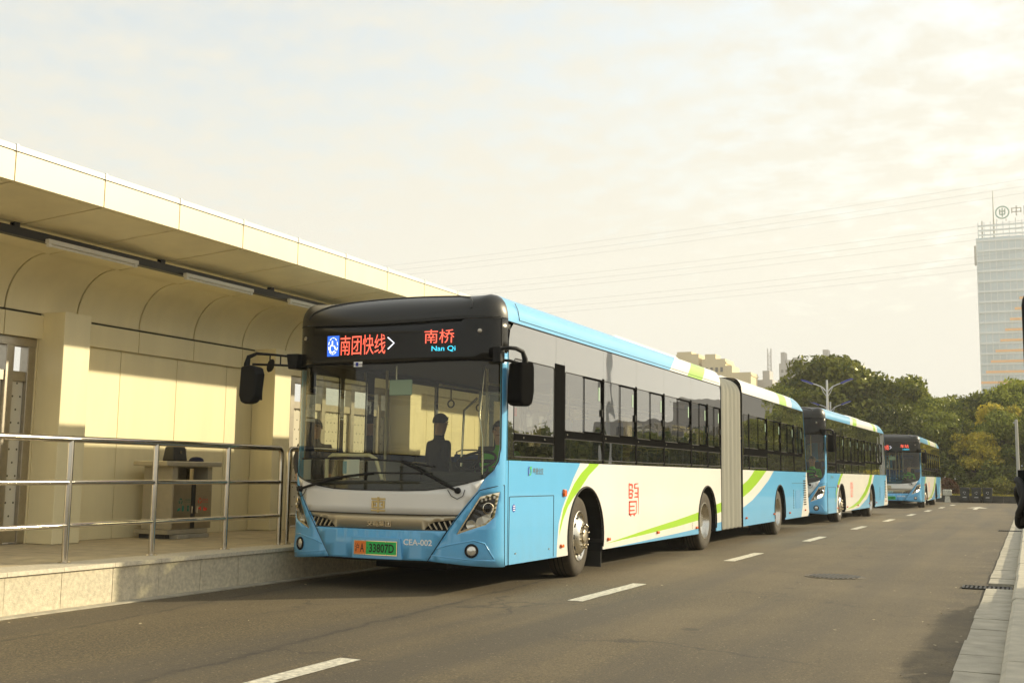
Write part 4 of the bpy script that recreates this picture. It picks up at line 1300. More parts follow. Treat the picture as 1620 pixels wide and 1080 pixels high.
def rear_vents(root, y0):
    v = empty('rear_vent', (0, 0, 0), 0, root)
    for k in range(11):
        z = .58+.056*k
        MB().box(-.004, .004, y0+1.06-.1*(z-.5)*.6, y0+1.40-.1*(z-.5)*.9, z, z+.030).build('slat', MT['hole_black'], v)
    MB().box(-.004, .003, y0+.02, y0+.62, .52, .94).build('mesh_panel', MT['vent_blue'], v)
    for k in range(8):
        z = .53+.055*k
        MB().box(-.004, .003, y0-.24, y0-.17, z, z+.030).build('slat', MT['hole_black'], v)
mat('vent_blue', (.05, .24, .46), .5)
def rear_end(root, L, dark=True):
    """slanted tail: y = L-.24*z"""
    yb = lambda z: L-.245*(z-.3)
    O = [(-HB, .30), (HB, .30), (HB, 2.83), (-HB, 2.83)]
    win = rrect(-1.08, 1.08, 1.45, 2.65, .08)
    vv, g = cdt([dens(O, .3), win], [], lambda c: None if not pip(c, O) else ('w' if pip(c, win) else 'p'))
    for k, nm, m in (('p', 'rear_panel', 'bus_blue'), ('w', 'rear_window', 'band_glass')):
        v, f = sub(vv, g[k], lambda a, b: (a-HB, yb(b), b))
        f = [tuple(reversed(q)) for q in f]
        MB().add(v, f).build(nm, MT[m], root, fix=False)
    for s in (-1, 1):
        MB().box(-HB+s*1.12-.07, -HB+s*1.12+.07, yb(.9)-.05, yb(.9)+.06, .75, 1.15).build('tail_lamp', MT['lamp_red'], root, bevel=.01)
# ================================================================== bus types
def common_front(root, S):
    front_parts(root, S)
    # hatch and print behind the front corner
    panel_lines(root, [[(.10, .985), (1.29, .985)], [(1.29, .30), (1.29, .985)], [(.085, .28), (.085, .985)]])
    MB().tube([(.001, .055, .28), (.001, .05, 1.36), (.001, .02, 2.0)], .003, 5).build('panel_seam', MT['trim_black'], root)
    company_print(root)
    q = MB()
    q.lathe([(0, .042), (.003, .040), (.003, .001)], 16, 'X'); q.build('charge_mark', MT['ink_blue'], root, loc=(.001, .20, .865))
    for k in (-.022, 0, .022): MB().box(.0045, .006, .175, .225, .862+k, .870+k).build('charge_mark', MT['ink_white'], root)
    for y in (.25, 1.16): MB().box(.001, .006, y-.012, y+.012, .385, .40).build('hatch_lock', MT['steel_brushed'], root)
    marker(root, 1.60, 1.01, big=True); marker(root, 1.53, .405)
BLUE_FRONT = [(-.2, .2), (1.40, .2), (1.395, .30), (1.41, .45), (1.45, .66), (1.56, .84), (1.73, 1.01), (1.90, 1.18), (2.10, 1.34), (2.13, 1.45), (-.2, 1.45)]
GREEN_FRONT = [(1.465, .52), (1.48, .62), (1.59, .83), (1.74, .97), (1.93, 1.12), (2.15, 1.24), (2.40, 1.34), (2.44, 1.45), (2.90, 1.45), (2.75, 1.345), (2.42, 1.22), (2.13, 1.06), (1.90, .95), (1.73, .85), (1.58, .70)]
def right_side(root, y0, y1, arches, doors, rear=None, front=False):
    """platform side: plain livery, windows and glazed doors"""
    ye = y1 if rear is None else None
    O = [(y0, .29), (y1, .29), (y1, 1.36), (y0, 1.36)]
    doorp = [rrect(a, b, .36, 1.359, .02) for a, b in doors]
    def cls(c):
        if not pip(c, O): return None
        for y, z, r in arches:
            if pip(c, arc(y, z, r, -8, 188, 20)+[(y-r, .1), (y+r, .1)]): return None
        for d in doorp:
            if pip(c, d): return None
        return 'p'
    vv, g = cdt([dens(O, .5)]+[arc(y, z, r, -8, 188, 20)+[(y-r, .1), (y+r, .1)] for y, z, r in arches]+doorp, [], cls)
    flat(root, 'side_panel', vv, g['p'], False, 0, 'bus_white')
    bays = []; y = y0+.12
    zs = [(1.45, 2.42)]
    cuts = sorted(doors)
    edges = []
    cur = y0+.10
    for a, b in cuts:
        if a-cur > .4: edges.append((cur, a-.08))
        cur = b+.08
    if y1-.12-cur > .4: edges.append((cur, y1-.15))
    for a, b in edges:
        n = max(1, round((b-a)/1.4))
        for k in range(n): bays.append((a+(b-a)*k/n+.03, a+(b-a)*(k+1)/n-.03, zs, False))
    band = [(y0+.02, 1.362), (y1-.02, 1.362), (y1-.02, 2.815), (y0+.02, 2.815)]
    for a, b in doors:
        m_ = (a+b)/2
        bays += [(a+.05, m_-.04, [(1.45, 2.35)], False), (m_+.04, b-.05, [(1.45, 2.35)], False)]
    glazing(root, band, bays, left=False, sash=False)
    for a, b in doors:
        m_ = (a+b)/2
        for c, d in ((a, m_), (m_, b)):
            e = MB().box(-BW-.004, -BW+.02, c+.005, d-.005, .36, .42).box(-BW-.004, -BW+.02, c+.005, c+.05, .42, 1.358).box(-BW-.004, -BW+.02, d-.05, d-.005, .42, 1.358).build('door_leaf', MT['bus_black'], root)
            MB().box(-BW+.002, -BW+.008, c+.051, d-.051, .421, 1.357).build('pane', MT['glass_far'], e)
    for y, z, r in arches:
        h = MB(); A = arc(y, z, r+.012, -20, 200, 14); n = len(A)
        h.v = [(-BW+.013, a, b) for a, b in A]+[(-BW+.80, a, b) for a, b in A]
        h.f = [(i, i+1, n+i+1, n+i) for i in range(n-1)]+[tuple(range(n, 2*n))]; h.m = [0]*len(h.f)
        h.build('wheel_housing', MT['hole_black'], root)
UP = (1.73, 2.43); LO = (1.40, 1.645)

def articulated():
    b = empty('articulated_bus', (0, 0, 0))
    tag(b, 'nearest bus, long blue and white articulated bus with grey bellows at the platform', 'bus', 'blue and white buses')
    common_front(b, dict(plate='33807D', number='CEA-002', dest=('南团快线', '南桥', 'Nan Qi'), drl='lamp_clear'))
    Y1 = 8.97
    A1, A2, A3 = (2.33, .475, .60), (8.03, .49, .575), (14.08, .49, .575)
    O = [(0, .285), (1.36, .285), (3.0, .29), (Y1, .295), (Y1, 1.362), (0, 1.362)]
    paints = [(BLUE_FRONT, 'bus_blue'), (GREEN_FRONT, 'bus_green'),
              ([(2.94, .2), (2.94, .285), (4.84, .325), (6.2, .352), (7.5, .385), (9.2, .45), (9.2, .2)], 'bus_blue'),
              ([(3.02, .355), (4.84, .475), (6.2, .555), (7.5, .645), (9.2, .80), (9.2, .63), (7.5, .515), (6.2, .455), (4.84, .410)], 'bus_green')]
    side_panel(b, O, [A1, A2], paints)
    band = [(.02, 1.368), (Y1-.03, 1.368), (Y1-.03, 2.812), (.13, 2.812), (.05, 2.74), (.02, 2.62)]
    bays = [(.16, 1.28, [(1.645, 2.45), (1.40, 1.575)], False)]
    for a, c in ((1.60, 2.89), (2.93, 4.22), (4.26, 5.53), (5.57, 7.01), (7.05, 8.02), (8.08, 8.92)): bays.append((a, c, [UP, LO], True))
    glazing(b, band, bays)
    panel_lines(b, [[(1.315, 1.38), (1.315, 2.80)], [(1.575, 1.38), (1.575, 2.55)]], r=.003)
    panel_lines(b, [[(y, 2.45), (y, 2.80)] for y in (2.91, 4.24, 5.55, 7.03)], r=.0028)
    for y in (.42, 1.0, 1.68, 3.0, 4.33, 5.66, 7.13): MB().lathe([(0, .012), (.006, .010), (.006, .001)], 8, 'X').build('fixing', MT['steel'], b, loc=(.004, y, 1.69 if y > 1.3 else 1.61))
    roof_shell(b, 0, Y1, [([(-.1, -.1), (5.86, -.1), (5.86, 0), (6.75, 1), (6.75, 1.1), (-.1, 1.1)], 'bus_blue'), ([(6.77, -.1), (7.66, -.1), (8.55, 1.1), (7.72, 1.1)], 'bus_green')])
    MB().tube([( .002, .285, 2.87), (-.012, .27, 2.98), (-.04, .25, 3.05)], .0035, 5).build('panel_seam', MT['trim_black'], b)
    MB().tube([(.0005, .285, 2.868), (.0005, Y1-.1, 2.868)], .003, 5).build('panel_seam', MT['trim_black'], b)
    roof_pod(b, 4.6, 8.55, 3.33)
    right_side(b, 0, Y1, [A1, A2], [(.14, 1.36), (4.9, 6.1)])
    shell_floor(b, 0, Y1, True, [A1, A2])
    for y0, y1 in ((.1, 1.70), (2.96, 7.42), (8.65, 8.9)): liner_low(b, y0, y1)
    logo_red(b, 3.93, .665)
    for y, z in ((3.12, .41), (5.22, .41), (7.32, .40)): marker(b, y, z)
    text('胎压', lambda a, c: (.0045, 7.08+a, .44+c), MT['ink_grey'], parent=b, w=.05, h=.10)
    wheel(b, 2.24, True, steer=6.5); wheel(b, 2.24, False, steer=6.5)
    for l in (True, False): wheel(b, 8.05, l, dual=True); wheel(b, 14.08, l, dual=True)
    # mud flap behind the front wheel
    MB().box(-.38, -.03, 2.93, 2.945, .07, .42).build('mud_flap', MT['rubber'], b)
    # ---- bellows
    n = 46
    L = []
    def ring(y, ins):
        hw = 1.268-ins; zt = 3.08-ins; zb = .29+ins
        P = [(-hw, zb), (hw, zb)]+arc(hw-.30, zt-.30, .30, 0, 90, 7)+arc(-hw+.30, zt-.30, .30, 90, 180, 7)
        return [(x-HB, y, z) for x, z in P]
    m_ = MB(); K = None
    for i in range(n+1):
        y = Y1+.01+(10.575-Y1-.02)*i/n
        r = ring(y, (.004 if i % 2 else .034)+.006*math.sin(i*.7))
        K = len(r); m_.v += r
    for i in range(n):
        for j in range(K): m_.f.append((i*K+j, i*K+(j+1) % K, (i+1)*K+(j+1) % K, (i+1)*K+j))
    m_.m = [0]*len(m_.f)
    m_.build('bellows', MT['bellows'], b, fix=False)
    for y in (Y1, 10.585):
        MB().tube(ring(y, -.008), .016, 6, closed=True).build('bellows_frame', MT['trim_black'], b)
    # ---- rear section
    Y0 = 10.60; L2 = 17.62
    ye = lambda z: L2-.245*(z-.3)
    O = [(Y0, .30), (ye(.30)-.18, .31), (ye(.38), .40), (ye(1.362), 1.362), (Y0, 1.362)]
    def circ(pts): return pts
    green = [(10.4, 1.02), (10.6, 1.08), (11.0, 1.16), (11.35, 1.26), (11.64, 1.37), (11.7, 1.45), (12.85, 1.45), (12.73, 1.362), (12.3, 1.23), (11.8, 1.09), (11.2, .95), (10.6, .845), (10.4, .80)]
    blue = [(10.4, .60), (10.6, .65), (11.4, .78), (12.15, .955), (12.9, 1.16), (13.46, 1.36), (13.6, 1.45), (17.28, 1.45), (17.10, 1.0), (16.75, .55), (16.45, .2), (10.4, .2)]
    side_panel(b, O, [A3], [(blue, 'bus_blue'), (green, 'bus_green')])
    band = [(Y0+.02, 1.368), (ye(1.368)-.06, 1.368), (ye(2.812)-.06, 2.812), (Y0+.02, 2.812)]
    bays = [(10.68, 11.12, [(1.78, 2.43), LO], False), (11.18, 12.78, [(1.78, 2.43), LO], True), (12.84, 14.17, [(1.78, 2.43)], True), (14.25, 15.69, [(1.78, 2.43)], True), (15.77, 16.80, [(1.78, 2.43)], True)]
    glazing(b, band, bays)
    roof_shell(b, Y0, 16.98, [([(14.17, -.1), (14.95, -.1), (15.05, 1.1), (14.2, 1.1)], 'bus_green'), ([(15.55, -.1), (18, -.1), (18, 1.1), (15.68, 1.1)], 'bus_blue')], taper=(15.9, 17.0))
    roof_pod(b, 10.9, 13.1, 3.25)
    right_side(b, Y0, 17.2, [A3], [(11.8, 13.0)])
    MB().box(-BW, 0, Y0, Y0+.02, .31, .36).build('turntable', MT['hole_black'], b)
    shell_floor(b, Y0, 17.0, False, [A3])
    for y0, y1 in ((10.65, 13.45), (14.7, 17.1)): liner_low(b, y0, y1)
    rear_end(b, L2)
    rear_vents(b, 15.84)
    panel_lines(b, [[(15.45, 1.10), (16.85, 1.10)], [(16.88, 1.27), (17.3, 1.27)]])
    for y, z in ((10.84, .45), (13.40, .46), (15.12, .44), (17.05, .46)): marker(b, y, z, m='lamp_orange')
    # interior
    for y in (2.95, 3.75, 4.85, 5.95, 6.75, 7.6): 
        for x in ((-.33, -.78) if y < 7.5 else (-.36,)): seat(b, x, y, .45 if 4.5 < y < 6.3 else .82)
    for y in (3.2, 4.0, 6.9, 7.7):
        for x in (-1.80, -2.23): seat(b, x, y, .36)
    for y in (11.2, 11.95, 13.4, 14.2, 15.0, 15.8):
        for x in (-.33, -.78): seat(b, x, y, .82)
        if y > 13: 
            for x in (-1.80, -2.23): seat(b, x, y, .62)
    for x, y in ((-1.05, 1.66), (-2.38, 1.5), (-1.05, 4.3), (-1.5, 4.75), (-1.05, 7.4), (-1.05, 11.6), (-1.5, 13.1), (-1.05, 14.6)): pole(b, x, y)
    for x in (-.95, -1.62): MB().tube([(x, 1.5, 2.3), (x, 8.8, 2.3)], .016, 8).build('grab_rail', MT['pole_yellow'], b)
    for k in range(9):
        y = 1.8+.8*k
        MB().tube([(-1.62, y, 2.29), (-1.62, y, 2.13)], .008, 5).tube([(-1.62+.045*math.cos(R(a)), y, 2.085+.045*math.sin(R(a))) for a in range(0, 360, 30)], .009, 6, closed=True).build('hand_strap', MT['trim_black'], b)
    # driver partition, ticket machine, entry rail
    MB().box(-1.12, -.08, 1.58, 1.61, .36, 1.55).build('partition', MT['liner'], b)
    MB().box(-1.12, -.08, 1.585, 1.605, 1.55, 2.3).build('partition_glass', MT['glass_clear'], b)
    MB().box(-1.15, -1.12, .9, 1.6, .36, 1.35).build('driver_gate', MT['liner'], b)
    MB().box(-1.55, -1.28, .45, .72, .36, 1.30).build('ticket_machine', MT['liner_dark'], b, bevel=.01)
    MB().tube([(-2.35, .18, 1.14), (-2.35, .18, 1.36), (-2.28, .18, 1.41), (-1.78, .18, 1.41), (-1.70, .18, 1.37), (-1.62, .20, 1.14)], .022, 8).build('entry_rail', MT['pole_yellow'], b, smooth=50)
    MB().box(-2.08, -1.88, .12, .13, 1.16, 1.36).build('notice_card', MT['paper_white'], b)
    MB().box(-2.09, -2.04, .115, .119, 1.2, 1.34).build('notice_card', MT['card_blue'], b)
    MB().box(-.84, -.36, .98, 1.42, .36, .95).build('driver_seat', MT['seat_dark'], b, bevel=.03)
    MB().box(-.82, -.38, 1.36, 1.46, .90, 1.68).build('driver_seat_back', MT['seat_dark'], b, bevel=.04)
    MB().tube([(-.30, .06, 1.15), (-.33, .1, 1.6), (-.42, .2, 1.85), (-.42, .3, 2.4)], .012, 8).build('driver_rail', MT['steel'], b, smooth=60)
    MB().tube([(-1.02, .95, 1.3), (-1.02, 1.0, 1.95), (-.9, 1.1, 2.1)], .014, 8).build('driver_rail', MT['steel'], b, smooth=60)
    # item standing on the dashboard: charging card holder and red lamp by the window
    MB().box(-.10, -.06, .30, .44, 1.62, 2.02).build('door_switch_box', MT['steel_brushed'], b)
    MB().box(-.06, -.05, .30, .36, 1.84, 1.93).build('red_tab', MT['bus_red'], b)
    return b
articulated()

def rigid(name, loc, rz, label, S):
    b = empty(name, loc, rz)
    tag(b, label, 'bus', 'blue and white buses')
    common_front(b, S)
    L2 = 11.75
    ye = lambda z: L2-.245*(z-.3)
    A1, A2 = (2.23, .475, .60), (8.0, .49, .575)
    O = [(0, .285), (1.36, .285), (2.9, .29), (ye(.30)-.18, .31), (ye(.38), .40), (ye(1.362), 1.362), (0, 1.362)]
    green = [(2.95, .33), (4.2, .44), (5.2, .56), (6.3, .80), (7.15, 1.08), (7.6, 1.37), (7.7, 1.45), (8.25, 1.45), (8.12, 1.37), (7.7, 1.05), (6.75, .72), (5.4, .46), (4.2, .37)]
    blue = [(3.5, .2), (3.5, .285), (5.3, .35), (6.9, .60), (7.9, .95), (8.55, 1.37), (8.65, 1.45), (11.5, 1.45), (11.2, 1.0), (10.9, .55), (10.6, .2)]
    side_panel(b, O, [A1, A2], [(BLUE_FRONT, 'bus_blue'), ([(y-.25, z) for y, z in GREEN_FRONT], 'bus_green'), (blue, 'bus_blue'), (green, 'bus_green')])
    band = [(.02, 1.368), (ye(1.368)-.06, 1.368), (ye(2.812)-.06, 2.812), (.13, 2.812), (.05, 2.74), (.02, 2.62)]
    bays = [(.16, 1.28, [(1.645, 2.42), (1.40, 1.575)], False)]
    for k, (a, c) in enumerate(((1.50, 2.67), (2.73, 3.97), (4.03, 5.27), (5.33, 6.57), (6.63, 7.87), (7.93, 9.17), (9.23, 10.4))):
        bays.append((a, c, [UP, LO] if k < 4 else [(1.78, 2.43)], True))
    glazing(b, band, bays)
    roof_shell(b, 0, 11.05, [([(-.1, -.1), (3.9, -.1), (3.9, 0), (4.6, 1), (4.6, 1.1), (-.1, 1.1)], 'bus_blue'), ([(4.3, -.1), (5.0, -.1), (5.8, 1.1), (5.0, 1.1)], 'bus_green'),
                              ([(8.6, -.1), (9.1, -.1), (9.15, 1.1), (8.6, 1.1)], 'bus_green'), ([(9.5, -.1), (12, -.1), (12, 1.1), (9.6, 1.1)], 'bus_blue')], taper=(10.0, 11.08))
    roof_pod(b, 6.6, 9.6, 3.30)
    right_side(b, 0, 11.3, [A1, A2], [(.14, 1.36), (5.0, 6.2)])
    shell_floor(b, 0, 11.0, True, [A1, A2])
    for y0, y1 in ((.1, 1.60), (2.86, 7.4), (8.6, 11.2)): liner_low(b, y0, y1)
    logo_red(b, 3.75, .665)
    for y, z in ((3.1, .41), (5.0, .42), (7.3, .44), (8.85, .44), (11.15, .46)): marker(b, y, z)
    for l in (True, False): wheel(b, 2.15, l); wheel(b, 8.0, l, dual=True)
    rear_end(b, L2); rear_vents(b, 9.95)
    for y in (3.0, 3.8, 4.9, 5.8, 6.7, 8.3, 9.1):
        for x in (-.33, -.78): seat(b, x, y, .58)
    for y in (3.3, 4.1, 6.9, 8.3):
        for x in (-1.80, -2.23): seat(b, x, y, .55)
    for x, y in ((-1.05, 1.55), (-1.5, 2.0), (-1.05, 3.3), (-1.5, 4.7)): pole(b, x, y)
    MB().box(-1.12, -.08, 1.58, 1.61, .36, 1.55).build('partition', MT['liner'], b)
    MB().box(-.84, -.36, .98, 1.42, .36, .95).build('driver_seat', MT['seat_dark'], b, bevel=.03)
    MB().box(-.82, -.38, 1.36, 1.46, .90, 1.68).build('driver_seat_back', MT['seat_dark'], b, bevel=.04)
    return b
B2 = rigid('city_bus', (.03, 20.15, 0), R(-1.25), 'middle bus, shorter blue and white bus directly behind the articulated one', dict(plate='33809D', number='CEA-003', drl='lamp_lit'))
B3 = rigid('city_bus', (.74, 40.4, 0), 0, 'farthest blue and white bus with lit headlamp and orange destination display', dict(plate='51768D', number='CEA-005', dest=('南团快线', '车站', 's Station'), drl='lamp_lit'))
# ================================================================== people
mat('skin', (.52, .30, .19), .6)
mat('hair_black', (.012, .010, .008), .6)
mat('vest_green', (.10, .52, .03), .6)
mat('cloth_black', (.018, .018, .020), .85)
mat('cloth_grey', (.08, .08, .085), .85)
mat('cloth_teal', (.02, .16, .13), .85)
mat('cloth_maroon', (.12, .03, .025), .85)
SEATED = dict(
    pelvis=(0, 0, 0), waist=(0, .02, .16), chest=(0, .02, .33), collar=(0, .01, .45), neck=(0, .0, .52), chin=(0, -.02, .60), head=(0, -.02, .70), crown=(0, -.005, .79),
    sh=(.185, .01, .405), el=(.235, -.08, .20), wr=(.16, -.30, .26), hip=(.09, 0, -.01), kn=(.12, -.42, .02), an=(.12, -.44, -.38), toe=(.12, -.57, -.42))
STANDING = dict(
    pelvis=(0, 0, .88), waist=(0, .0, 1.02), chest=(0, .01, 1.19), collar=(0, .005, 1.31), neck=(0, .0, 1.38), chin=(0, -.02, 1.46), head=(0, -.02, 1.56), crown=(0, -.005, 1.65),
    sh=(.185, .01, 1.265), el=(.22, .02, 1.05), wr=(.20, -.14, .86), hip=(.09, 0, .85), kn=(.10, -.02, .48), an=(.10, .02, .09), toe=(.11, -.13, .03))
RAD = dict(collar=.105, pelvis=.145, waist=.14, chest=.160, neck=.062, chin=.078, head=.096, crown=.072, sh=.075, el=.060, wr=.030, hip=.095, kn=.062, an=.042, toe=.038)
def person(loc, rz, label, pose, top, legs, hair='hair_black', cap=None, z_scale=1.0):
    J = []; rad = []; E = []; idx = {}
    def v(k, p, r):
        idx[k] = len(J); J.append(p); rad.append(r); return idx[k]
    for k in ('pelvis', 'waist', 'chest', 'collar', 'neck', 'chin', 'head', 'crown'): v(k, pose[k], RAD[k])
    for a, b in (('pelvis', 'waist'), ('waist', 'chest'), ('chest', 'collar'), ('collar', 'neck'), ('neck', 'chin'), ('chin', 'head'), ('head', 'crown')): E.append((idx[a], idx[b]))
    for s in (1, -1):
        m = lambda k: (pose[k][0]*s, pose[k][1], pose[k][2])
        for k in ('sh', 'el', 'wr', 'hip', 'kn', 'an', 'toe'): v(k+str(s), m(k), RAD[k])
        for a, b in (('chest', 'sh'), ('sh', 'el'), ('el', 'wr'), ('pelvis', 'hip'), ('hip', 'kn'), ('kn', 'an'), ('an', 'toe')):
            E.append((idx[a] if a in idx else idx[a+str(s)], idx[b+str(s)]))
        # palm and five fingers
        w = Vector(m('wr')); e = Vector(m('el')); d = (w-e).normalized()
        side = d.cross(Vector((0, 0, 1))).normalized()
        palm = v('palm'+str(s), tuple(w+d*.075), .030); E.append((idx['wr'+str(s)], palm))
        for q, (o, L) in enumerate(((-.032, .055), (-.011, .07), (.011, .066), (.030, .05), (.045*s, .045))):
            b0 = w+d*(.10 if q < 4 else .05)+side*o
            k1 = v('f%d%d' % (q, s), tuple(b0+d*L*.5+Vector((0, 0, -.008))), .0095); k2 = v('g%d%d' % (q, s), tuple(b0+d*L+Vector((0, 0, -.026))), .008)
            E += [(palm, k1), (k1, k2)]
    me = bpy.data.meshes.new('body'); me.from_pydata(J, E, [])
    o = bpy.data.objects.new('body', me); C.objects.link(o)
    md = o.modifiers.new('skin', 'SKIN')
    sv = me.skin_vertices[0].data if me.skin_vertices else None
    if sv is None:
        bm = bmesh.new(); bm.from_mesh(me); bm.verts.layers.skin.verify(); bm.to_mesh(me); bm.free()
        sv = me.skin_vertices[0].data
    for i, r in enumerate(rad): sv[i].radius = (r, r*(.78 if i in (0, 1, 2, 3) else 1.0))
    sv[0].use_root = True
    sb = o.modifiers.new('sub', 'SUBSURF'); sb.levels = 2; sb.render_levels = 2
    dg = bpy.context.evaluated_depsgraph_get()
    m2 = bpy.data.meshes.new_from_object(o.evaluated_get(dg))
    bpy.data.objects.remove(o); bpy.data.meshes.remove(me)
    m2.name = 'body'
    m2.materials.clear()
    for q in ('skin', top, legs): m2.materials.append(MT[q])
    nz = pose['neck'][2]; pz = pose['pelvis'][2]
    wr = [Vector((pose['wr'][0]*s, pose['wr'][1], pose['wr'][2])) for s in (1, -1)]
    sitting = pose is SEATED
    for p in m2.polygons:
        c = p.center
        if c.z > nz+.01: k = 0
        elif min((c-w).length for w in wr) < .05 or (min((c-w).length for w in wr) < .22 and (c.y < pose['wr'][1]-.03)): k = 0
        elif c.z < pz+.06 and not (abs(c.x) > .16 and c.z > pz-.1 and not sitting): k = 2
        else: k = 1
        p.material_index = k
    m2.shade_smooth()
    r = empty('person', loc, rz); tag(r, label, 'person')
    r.scale = (1, 1, z_scale)
    b = put('body', m2, r)
    h = Vector(pose['head'])
    # hair or cap shell, eyes, nose, ears, mouth
    hs = MB(); N = 16
    for i in range(7):
        a = R(-12+102*i/6)
        for j in range(N):
            t = 2*math.pi*j/N
            rr = .106*math.cos(a)
            front = max(0.0, -math.sin(t))
            z = .104*math.sin(a)*1.08+.012+(.055*front if i < 2 else 0)
            hs.v.append((h.x+rr*math.cos(t)*.95, h.y+.008+rr*math.sin(t)*1.02, h.z+z))
    for i in range(6):
        for j in range(N): hs.f.append((i*N+j, i*N+(j+1) % N, (i+1)*N+(j+1) % N, (i+1)*N+j))
    hs.m = [0]*len(hs.f)
    hs.build('cap' if cap else 'hair', MT[cap or hair], r, smooth=80)
    if cap:
        MB().prism([(-.085, -.085), (-.06, -.165), (0, -.19), (.06, -.165), (.085, -.085)], lambda a, c: (h.x+a, h.y+c, h.z+.04), lambda a, c: (h.x+a, h.y+c, h.z+.05)).build('cap_peak', MT[cap], r)
    fy = h.y-.094
    MB().add([(h.x-.014, fy+.004, h.z-.035), (h.x+.014, fy+.004, h.z-.035), (h.x, fy-.022, h.z-.03), (h.x, fy+.002, h.z+.012)], [(0, 1, 2), (1, 3, 2), (3, 0, 2)]).build('nose', MT['skin'], r)
    for s in (1, -1):
        MB().lathe([(0, .011), (-.006, .009), (-.007, .001)], 10, 'Y').build('eye', MT['ink_black'], r, loc=(h.x+.034*s, fy+.012, h.z+.008))
        MB().lathe([(0, .024), (.010, .022), (.012, .001)], 10, 'X').build('ear', MT['skin'], r, loc=(h.x+.094*s-.006, h.y+.01, h.z-.01))
    MB().box(h.x-.022, h.x+.022, fy+.010, fy+.018, h.z-.062, h.z-.055).build('mouth', MT['cloth_maroon'], r)
    return r
person((-.60, 1.14, 1.02), 0, 'driver in a green high visibility vest at the wheel of the nearest bus', SEATED, 'vest_green', 'cloth_black')
person((-2.02, 2.25, .35), R(150), 'person in dark clothes standing inside the nearest bus behind the windscreen', STANDING, 'cloth_black', 'cloth_black', z_scale=.98)
person((-3.62, 1.75, PZ), R(35), 'person in a dark cap standing on the platform by the front door', STANDING, 'cloth_grey', 'cloth_black', cap='cloth_black', z_scale=.92)
person((-.42, 5.00, .90), 0, 'dark haired passenger in teal seated at a middle window of the nearest bus', SEATED, 'cloth_teal', 'cloth_black')
person((-.74, 6.0, .89), R(28), 'passenger in maroon facing out of the nearest bus, one row behind the teal one', SEATED, 'cloth_maroon', 'cloth_black')
def in_bus(B, x, y, z): return B.matrix_world @ Vector((x, y, z))
bpy.context.view_layer.update()
person(in_bus(B2, -.60, 1.14, 1.02), B2.rotation_euler.z, 'driver in bright green in the middle bus, seen through its windscreen', SEATED, 'vest_green', 'cloth_black')
person(in_bus(B3, -.60, 1.14, 1.02), 0, 'driver in bright green in the farthest bus, seen through its windscreen', SEATED, 'vest_green', 'cloth_black')
# ================================================================== background
def leaf_mat(name, c1, c2, trans=.22):
    m = bpy.data.materials.new(name); m.use_nodes = True
    t = m.node_tree; t.nodes.clear(); N = t.nodes.new; L = t.links.new
    out = N('ShaderNodeOutputMaterial')
    g = N('ShaderNodeNewGeometry'); oi = N('ShaderNodeObjectInfo')
    mx = N('ShaderNodeMix'); mx.data_type = 'RGBA'
    mx.inputs['A'].default_value = (*c1, 1); mx.inputs['B'].default_value = (*c2, 1)
    pw = N('ShaderNodeMath'); pw.operation = 'POWER'; pw.inputs[1].default_value = 2.2
    L(g.outputs['Random Per Island'], pw.inputs[0])
    ns = N('ShaderNodeTexNoise'); ns.inputs['Scale'].default_value = .7; ns.inputs['Detail'].default_value = 2
    L(g.outputs['Position'], ns.inputs['Vector'])
    mr = N('ShaderNodeMapRange'); mr.inputs['From Min'].default_value = .42; mr.inputs['From Max'].default_value = .66; mr.inputs['To Max'].default_value = .6
    L(ns.outputs['Fac'], mr.inputs['Value'])
    ad = N('ShaderNodeMath'); ad.operation = 'ADD'; ad.use_clamp = True
    L(pw.outputs[0], ad.inputs[0]); L(mr.outputs[0], ad.inputs[1])
    L(ad.outputs[0], mx.inputs['Factor'])
    d = N('ShaderNodeBsdfDiffuse'); tr = N('ShaderNodeBsdfTranslucent'); gl = N('ShaderNodeBsdfGlossy'); gl.inputs['Roughness'].default_value = .35
    gl.inputs['Color'].default_value = (.5, .5, .4, 1)
    hv_ = N('ShaderNodeHueSaturation'); ob = N('ShaderNodeMapRange'); ob.inputs['To Min'].default_value = .62; ob.inputs['To Max'].default_value = 1.3
    L(oi.outputs['Random'], ob.inputs['Value']); L(ob.outputs[0], hv_.inputs['Value']); L(mx.outputs['Result'], hv_.inputs['Color'])
    L(hv_.outputs[0], d.inputs[0]); L(hv_.outputs[0], tr.inputs[0])
    ms = N('ShaderNodeMixShader'); ms.inputs[0].default_value = trans
    L(d.outputs[0], ms.inputs[1]); L(tr.outputs[0], ms.inputs[2])
    m2 = N('ShaderNodeMixShader'); m2.inputs[0].default_value = .05
    L(ms.outputs[0], m2.inputs[1]); L(gl.outputs[0], m2.inputs[2])
    L(m2.outputs[0], out.inputs['Surface'])
    MT[name] = m
leaf_mat('leaf_olive', (.062, .098, .012), (.40, .41, .050))
leaf_mat('leaf_dark', (.040, .064, .010), (.24, .26, .034))
leaf_mat('leaf_gold', (.15, .15, .018), (.55, .43, .04))
leaf_mat('leaf_hedge', (.12, .14, .018), (.46, .42, .06))
leaf_mat('leaf_red', (.12, .035, .02), (.22, .10, .03))
mat('bark', (.10, .075, .05), .9, var=.3, vscale=8)
